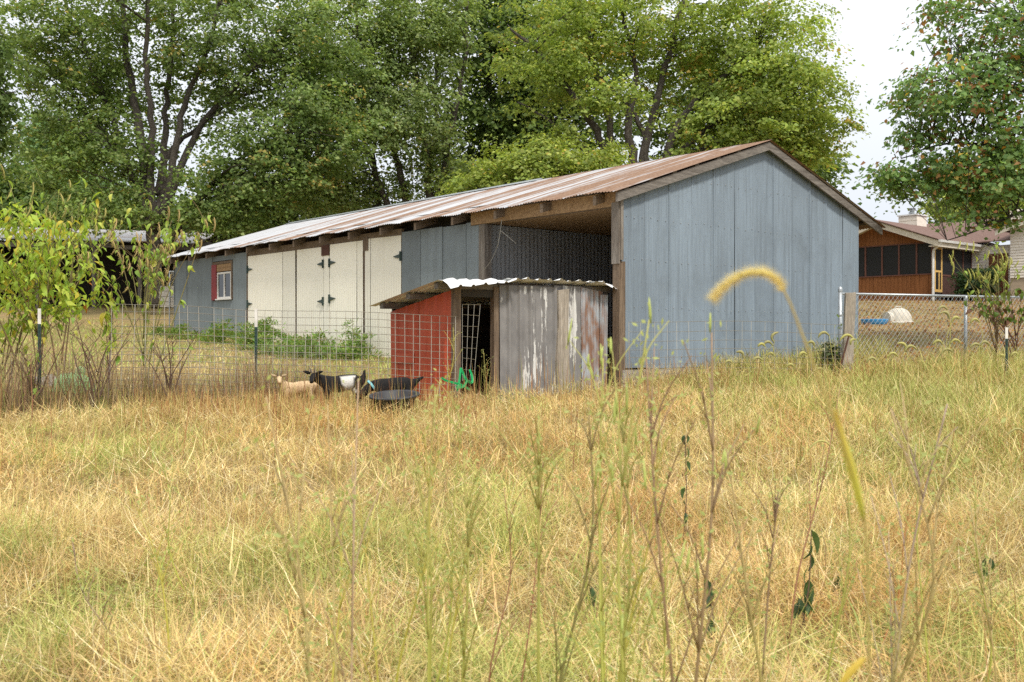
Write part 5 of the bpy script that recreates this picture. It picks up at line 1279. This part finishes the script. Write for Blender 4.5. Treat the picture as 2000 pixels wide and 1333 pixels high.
# foxtail heads: one bristly drooping spike each
def foxtail_head(mb, cb, P, rad, r, nb, bl):
    """P: centre line; spindle plus bristles"""
    n = len(P); mb.tube(P, [rad*math.sin(math.pi*min(.97, max(.08, (i+.5)/n)))**0.6 for i in range(n)], n=6)
    for k in range(nb):
        t = r.random()*(n-1); i = int(t); p = P[i].lerp(P[min(i+1,n-1)], t-i); d = (P[min(i+1,n-1)]-P[max(i-1,0)]).normalized(); q = Vector(r.normal(size=3)); q = (q - d*q.dot(d)).normalized()
        a = p + q*rad*0.7; tip = a + (q*0.85 + d*0.55)*bl*(0.6+0.5*r.random()); s = d.cross(q)*bl*(0.022 if bl > 0.025 else 0.034)
        cb.add([a-s, a+s, tip], [(0,1,2)])
def foxtail(label, pts_stem, pts_head, Y, rad, nb, bl, seed, leaf=None, group='foxtail grasses', colr=((0.34,0.33,0.09),(0.50,0.44,0.14)), sr=0.0016):
    r = np.random.default_rng(seed); b = at(*pts_stem[0], Y); b.z = gzf(b.x, Y)
    g = tag(empty('foxtail_grass', b), label, 'grass', group, 'thing')
    S = catmull([Vector((0,0,0))] + [at(px, py, Y)-b for px, py in pts_stem[1:]], 5); tube_col(MB().tube(S, sr*1.3, sr, 5), 'stem', colr, g)
    H = catmull([at(px, py, Y)-b for px, py in pts_head], 5); mb = MB(); cb = MB(); foxtail_head(mb, cb, H, rad, r, nb, bl)
    big = group == 'foxtail grasses'; v_ = 0.8+0.35*r.random(); h = tube_col(mb, 'seed_head', ((0.56,0.50,0.13),(0.64,0.56,0.18)) if big else ((0.34*v_,0.34*v_,0.11),(0.42*v_,0.39*v_,0.14)), g); tube_col(cb, 'bristles', ((0.80,0.71,0.38),(0.86,0.78,0.48)) if big else ((0.50*v_,0.46*v_,0.22),(0.58*v_,0.52*v_,0.28)), h, 'bristle')
    if leaf:
        for pts, w, cols in leaf:
            P = catmull([at(px, py, Y)-b for px, py in pts], 5); n = len(P); V = []; F = []
            for i, p in enumerate(P):
                ww = w*math.sin(math.pi*min(.98, .12+.86*i/(n-1)))**0.7; V += [p+Vector((-ww,0.003,0)), p+Vector((0,-0.004,0)), p+Vector((ww,0.003,0))]
            for i in range(n-1): F += [(i*3,i*3+1,i*3+4,i*3+3),(i*3+1,i*3+2,i*3+5,i*3+4)]
            m = MB(); m.add(V, F); tube_col(m, 'leaf', cols, g, 'weedleaf')
    return g
foxtail('tall foxtail grass close to the camera, its golden head arching before the gable', [(1712,2600),(1700,1500),(1695,1200),(1688,1020),(1640,850),(1580,690),(1548,605),(1530,566)], [(1532,568),(1516,545),(1490,533),(1458,534),(1430,548),(1408,566),(1392,584)], 1.18, 0.0036, 1500, 0.0125, 71,
        sr=0.0014, colr=((0.26,0.26,0.045),(0.42,0.33,0.11)), leaf=[([(1688,1015),(1676,960),(1660,900),(1645,850),(1632,800)], 0.0052, ((0.52,0.54,0.08),(0.66,0.52,0.11))), ([(1690,1285),(1665,1312),(1640,1345)], 0.007, ((0.60,0.46,0.08),(0.66,0.50,0.10)))])
heads = [(1509,655,17),(1606,650,-18),(1652,655,-20),(1662,666,-12),(1498,668,-18),(1486,672,-12),(1476,700,-14),(1448,688,-14),(1505,690,12),(1585,668,-12),(1565,690,-12),(1700,700,-14),(1745,690,16),(1765,672,-14),(1780,676,16),(1830,666,-18),(1850,682,16),(1868,664,14),(1905,672,-16),(1925,668,16),(1955,694,-16),(1962,715,-16),(1980,690,-18),(1850,612,14),(1866,620,14),(1838,600,-12),(1902,624,-14),(1940,748,-16),(1900,740,-14),(1985,745,-16),(1870,760,-12),(1820,738,14),(1600,720,-12),(1545,712,10),(1420,706,-12),(1985,838,-26),(1845,870,20),(1600,862,-22),(1700,1220,-24),(1905,1150,24)]
r_f = np.random.default_rng(77)
where = ['before the gable sheets', 'before the old wooden post', 'before the chain link mesh', 'by the chain link post', 'by the steel stake']
ORD = 'first second third fourth fifth sixth seventh eighth ninth tenth eleventh twelfth thirteenth fourteenth fifteenth'.split()
def fox_zone(h): return 3 if h[1] > 780 else (0 if h[0] < 1640 else (1 if h[0] < 1880 else 2))
def fox_label(i):
    z = fox_zone(heads[i]); k = sorted([h[0] + h[1]*0.001 for h in heads if fox_zone(h) == z]).index(heads[i][0] + heads[i][1]*0.001); d = 'left' if heads[i][2] < 0 else 'right'
    return ['%s foxtail from the barn corner post before the gable, head nodding' % ORD[k], '%s foxtail from the old wooden post before the chain link mesh' % ORD[k], '%s foxtail right of the middle chain link post' % ORD[k], '%s foxtail from the left standing out in the dry field' % ORD[k]][z]
for i, (hx_, hy_, dx) in enumerate(heads):
    Yh = 15.6 + 0.8*r_f.random() if hy_ < 780 else (8.0 if hy_ < 900 else 4.6)
    g_y = HY + (EYE - gzf((hx_-CX)/FP*Yh, Yh))/Yh*FP; k = abs(dx)/16*(1 if Yh > 12 else 1.5); s = 1 if dx > 0 else -1
    zone = 'before the blue grey gable' if hx_ < 1640 else ('before the chain link mesh' if hx_ < 1880 else 'right of the middle chain link post')
    if hy_ > 780: zone = 'out in the dry field'
    k *= 0.75+0.5*r_f.random(); aa = r_f.normal()*0.45; ca, sa = math.cos(aa), math.sin(aa)
    rot = lambda dx_, dy_: (hx_ + s*k*(dx_*ca + dy_*sa), hy_ + k*(-dx_*sa + dy_*ca))
    foxtail(fox_label(i), [(hx_-s*(22+r_f.normal()*14)*k, g_y), (hx_-s*20*k, hy_+50*k), rot(-12, 8)], [rot(-12, 8), rot(-6, 1), rot(0, 0), rot(5, 3), rot(9, 8)], Yh, 0.023 if Yh > 12 else 0.009, 150, 0.036 if Yh > 12 else 0.016, 100+i, group='small foxtail grasses ' + zone, sr=0.004 if Yh > 12 else 0.002, colr=((0.34,0.36,0.09),(0.46,0.43,0.14)))
def fox_leaves():
    """long arching green-yellow grass on the right side, before the gable and the chain link fence"""
    n = 17000; x, y = sample_field(n, 8.0, 18.5, r, 0.7, lambda x, y: (x > 1.9) & (r.random(len(x)) < np.clip((x/y-0.08)/0.38, 0.02, 1))); n = len(x)
    pal = np.array([(0.36,0.37,0.10),(0.50,0.46,0.16),(0.27,0.31,0.07),(0.62,0.52,0.24),(0.42,0.45,0.14)])
    a = blades(np.stack([x, y, gz(x, y)-0.02], -1), r.random(n)*6.28, 0.15+0.35*r.random(n), 0.7+0.9*r.random(n), (0.35+0.40*r.random(n))*(0.5+0.5*np.clip(x/6,0.3,1)), 0.009+0.006*r.random(n), pick(pal, [4,4,3,3,2], n, r), 3)
    q = 2600; s3 = 0.3+6.8*r.random(q); o3 = 0.12+0.95*r.random(q)**1.4; x3 = BX+s3*.757+o3*.654; y3 = BY+s3*.654-o3*.757
    b = blades(np.stack([x3, y3, gz(x3, y3)-0.02], -1), r.random(q)*6.28, 0.1+0.35*r.random(q), 0.5+1.0*r.random(q), (0.22+0.42*r.random(q)**1.3)*(0.55+0.45*np.clip(s3/5, 0, 1))*(0.5+vnoise(x3, y3, 1.5, 21)), 0.008+0.006*r.random(q), pick(pal, [4,4,3,4,2], q, r), 3)
    make_blades('arching_grass', [a, b], MAT['grass'], 'long arching green yellow grass before the gable and chain link fence', 'grass')
fox_leaves()
def near_blades():
    n = 420; x, y = sample_field(n, 3.0, 7.5, r, 0.9, lambda x, y: r.random(len(x)) < 0.25+0.75*(np.abs(x/y+0.25) < 0.12)+0.6*(x/y > 0.3)); n = len(x); pal = np.array([(0.36,0.44,0.10),(0.48,0.54,0.16),(0.30,0.38,0.12),(0.62,0.58,0.20)])
    a = blades(np.stack([x, y, gz(x, y)-0.02], -1), r.random(n)*6.28, 0.3+0.5*r.random(n), 0.5+0.9*r.random(n), 0.25+0.30*r.random(n), 0.007+0.005*r.random(n), pick(pal, [4,3,3,2], n, r), 3)
    m = 1500; x, y = sample_field(m, 3.0, 10.0, r, 0.85); m = len(x); P = np.stack([x, y, gz(x, y)+0.02+0.10*r.random(m)], -1)
    b = blades(P, r.random(m)*6.28, 0.7+0.7*r.random(m), 0.5*r.normal(size=m), 0.20+0.30*r.random(m), 0.0055+0.005*r.random(m), pick(STRAW*1.1, SW, m, r), 3)
    make_blades('broad_straw', [b], MAT['grass'], 'broad dry straw blades lying across the matted field', 'grass')
    make_blades('green_grass', [a], MAT['grass'], 'broad fresh green grass blades scattered through the dry field', 'grass')
near_blades()

# tall branching weeds in the near field
def tall_weed(label, px, pt, py_top, Y, seed, cols, branch=6, rad=0.0045, kink=0.03):
    r = np.random.default_rng(seed); b = at(px, 1333, Y); b.z = gzf(b.x, Y)-0.02; top = at(pt, py_top, Y + r.normal()*0.15) - b
    g = tag(empty('tall_weed', b), label, 'weed', 'tall branching weeds in the dry field'); H = top.z
    base = Vector((-(top.x)*0.25 if abs(top.x) < 0.5 else 0, 0, 0)); P = catmull([base, base.lerp(top,.35)+Vector((r.normal()*kink,r.normal()*kink,0)), base.lerp(top,.7)+Vector((r.normal()*kink,r.normal()*kink,0)), top], 6)
    rad = rad*1.3; mb = MB(); mb.tube(P, rad, rad*0.35, 6); tips = [(P[-1], P[-1]-P[-2])]; lf = MB()
    for k in range(branch):
        i = int(len(P)*(0.32+0.6*r.random())); i = min(i, len(P)-2); p = P[i]; az = r.random()*6.28; L = H*(0.16+0.22*r.random())*(1.25-i/len(P)); o = Vector((math.cos(az)*0.45, math.sin(az)*0.45, 1)).normalized()
        Q = catmull([p, p+o*L*.5+Vector((0,0,.02)), p+o*L+Vector((math.cos(az)*.03,math.sin(az)*.03,.02))], 4); mb.tube(Q, rad*0.5, rad*0.2, 5); tips += [(Q[-1], o), (Q[len(Q)//2], o)]
        for j in range(2):
            a2 = r.random()*6.28; q = Q[2+j]; e = q + Vector((math.cos(a2)*.05, math.sin(a2)*.05, .08))*L*2.2; mb.tube([q, q.lerp(e,.5)+Vector((0,0,.005)), e], rad*0.3, rad*0.12, 4); tips.append((e, o))
    for p, o in tips:
        for k in range(3):
            d = (Vector(r.normal(size=3))*0.6 + Vector((0,0,.5))).normalized(); L = 0.010+0.013*r.random(); s = d.orthogonal().normalized()*L*0.24; c = p + Vector(r.normal(size=3))*0.018; lf.add([c, c+d*L*.5+s, c+d*L, c+d*L*.5-s], [(0,1,2,3)])
    if 'spiky' in label:
        for p, o in tips[:9]:
            q = p + Vector(r.normal(size=3))*0.006; dq = Vector((r.normal()*.15, r.normal()*.15, 1)).normalized()*(0.035+0.035*r.random())
            tube_col(MB().tube([q-dq*.2, q+dq*.2, q+dq*.6, q+dq], [0.0015, 0.0034, 0.0030, 0.001], 6), 'flower_spike', ((0.36,0.44,0.10),(0.46,0.52,0.16)), g)
    tube_col(mb, 'stem', cols, g); tag(tube_col(lf, 'leaflets', ((0.26,0.32,0.09),(0.40,0.45,0.16)), g, 'weedleaf'), kind='stuff')
OLV = ((0.30,0.33,0.04),(0.40,0.37,0.12)); YEL = ((0.46,0.46,0.05),(0.46,0.38,0.11)); PUR = ((0.33,0.31,0.06),(0.44,0.33,0.17)); RED = ((0.30,0.13,0.07),(0.34,0.19,0.11)); LIM = ((0.36,0.39,0.05),(0.43,0.42,0.13))
TW = [ # label, foot column, top column, top row, depth, colours, branches, radius
 ('dark purple weed stalk leaning to the left before the tan goat', 668,520,775,2.15,PUR,8,.0040), ('slim purple weed stalk standing just right of the leaning dark one', 690,640,790,2.5,PUR,6,.0036),
 ('pale pink weed stalk reaching up beside the black feed tub', 705,700,740,2.4,((0.34,0.24,0.13),(0.44,0.32,0.22)),5,.0032), ('yellow green weed stalk below the feed tub', 772,830,840,3.2,YEL,6,.0036),
 ('olive weed stalk below the red shelter wall', 838,808,870,3.0,OLV,6,.0042), ('thin lime weed stalk below the shelter doorway', 828,905,800,3.5,LIM,5,.0032), ('forked olive weed stalk below the grey shelter front', 902,905,880,2.9,OLV,8,.0046),
 ('thin yellow weed stalk between the two forked olive ones', 893,935,930,3.3,YEL,4,.0032), ('reddish weed stalk below the weathered slab board', 982,985,955,3.4,RED,4,.0030), ('thick olive weed stalk with many twigs below the rusty sheet', 1060,1052,820,2.8,OLV,9,.0048),
 ('dark green weed stalk leaning to the right below the barn corner post', 1088,1150,790,2.9,((0.18,0.21,0.04),(0.32,0.24,0.12)),8,.0044), ('lime weed stalk standing before the left gable sheets', 1178,1162,900,3.3,LIM,4,.0030), ('tall yellow weed stalk below the second gable seam', 1225,1290,800,3.0,YEL,7,.0040),
 ('olive forked weed stalk below the middle of the gable', 1232,1215,820,2.7,OLV,8,.0044), ('brown weed stalk leaning left below the middle of the gable', 1340,1262,700,2.45,((0.26,0.18,0.07),(0.30,0.19,0.12)),8,.0044), ('tall brown weed with spiky green top before the gable', 1355,1390,650,2.5,((0.28,0.2,0.07),(0.32,0.22,0.14)),9,.0046),
 ('purple weed stalk with wide open branches under the foxtail head', 1466,1420,880,2.8,PUR,9,.0042), ('dark stem weed standing beside the wide open purple one', 1480,1520,960,3.1,((0.20,0.14,0.05),(0.30,0.20,0.14)),6,.0036), ('red stem weed under the dog house', 1560,1640,760,4.2,RED,4,.0034),
 ('purple brown weed with fine forked top beside the yellow reed leaf', 1712,1740,800,2.5,PUR,9,.0042), ('pink brown weed leaning to the right of the yellow reed leaf', 1722,1850,790,2.7,((0.30,0.26,0.08),(0.42,0.31,0.27)),8,.0038), ('bright green weed stalk below the chain link post', 1818,1800,860,3.4,LIM,5,.0034),
 ('orange red thin weed stalk below the chain link fence', 1730,1830,900,4.4,((0.48,0.20,0.07),(0.46,0.26,0.1)),3,.0030), ('olive weed stalk low at the left of the field', 128,130,1120,4.0,OLV,4,.0040), ('spiky topped pale green weed before the left gable sheets', 1210,1268,625,2.3,LIM,7,.0036), ('low spiky yellow green weed before the barn corner post', 1215,1178,700,2.6,LIM,6,.0036),
 ('lime stalk with bare stem beside the dark wilted leaf below the slab board', 1150,1160,985,3.6,LIM,3,.0034), ('yellow stalk crossing the leaning dark weed before the goats', 620,655,900,3.0,YEL,4,.0034), ('pair stem olive stalk in front of the thin lime one below the doorway', 815,850,760,2.8,OLV,5,.0036),
 ('short yellow stalk leaning right at the lower edge below the tub', 735,700,960,3.1,YEL,4,.0034), ('olive stalk with twiggy top below the old wooden post', 1610,1650,880,3.2,OLV,7,.0036), ('lime stalk with twiggy top near the right edge of the field', 1880,1905,930,3.5,LIM,6,.0034), ('tan stalk leaning left near the right edge of the field', 1950,1890,960,3.3,((0.40,0.32,0.10),(0.46,0.36,0.18)),6,.0034),
 ('thin olive stalk between the twin gable weeds', 1285,1268,910,3.3,OLV,5,.0034), ('rust coloured stalk below the grey shelter front', 1010,1060,900,3.6,RED,4,.0030), ('bent olive weed stalk at the left of the field', 207,140,1050,3.8,((0.24,0.2,0.08),(0.28,0.2,0.14)),6,.0036),
 ('tall yellow green weed stalk with bare stem at the left of the field', 312,252,960,3.9,YEL,5,.0040), ('dark red dead stalk before the left mesh panel', 60,60,690,11.5,RED,2,.0060), ('slim lime weed stalk among the dry grass left of the goats', 362,300,860,5.2,LIM,4,.0034), ('yellow weed spike rising before the shelter post', 885,885,640,12.6,((0.40,0.34,0.08),(0.46,0.42,0.10)),5,.0060), ('knotty olive weed in the shelter doorway', 958,945,690,13.2,((0.24,0.22,0.06),(0.34,0.30,0.10)),6,.0060),
]
for i, (lab, px, pt, pyt, Y, cols, br, rad) in enumerate(TW): tall_weed(lab, px, pt, pyt, Y, 200+i, cols, br, rad)
# weeds with wilted dark leaves
WT = [('wilted weed with large dark green hanging leaves under the yellow reed leaf', 1555,1585,1035,4.6,7,1.35),('small wilted weed with one curled dark leaf beside the large wilted one', 1636,1635,1125,5.0,3,.9),('short wilted weed with twin drooping leaves', 1568,1560,1168,4.6,4,1.0),('tall thin wilted weed with long dark hanging leaves', 1392,1380,1130,4.3,7,1.25),('wilted weed with dark leaf knot below the rusty sheet', 1158,1154,1145,4.5,4,1.0),('tall red stemmed weed with dark wilted leaves along its stem', 1330,1338,850,6.2,8,1.1),('wilted weed with dark leaves near the field edge at the right', 1930,1925,1090,4.6,5,1.0)]
for i, (lab, px, pt, pyt, Y, nl, s) in enumerate(WT):
    r = np.random.default_rng(300+i); b = at(px, 1333, Y); b.z = gzf(b.x, Y)-0.02; g = tag(empty('wilted_weed', b), lab, 'weed', 'wilted dark leaved weeds'); top = at(pt, pyt, Y)-b
    P = catmull([Vector((0,0,0)), top*0.5+Vector((0.02,0,0)), top], 5); tube_col(MB().tube(P, .004, .0025, 5), 'stem', ((0.16,0.08,0.06),(0.14,0.10,0.06)), g); cap = [nl]
    for k in range(nl): hang('wilted', g, P[-1-(k % 2 if nl < 6 else (k*3) % 7)] + Vector((r.normal()*.008, r.normal()*.008, 0)), k*2.3+r.random(), 0.75+0.6*r.random(), s*(0.45+0.5*r.random()), r, cap)
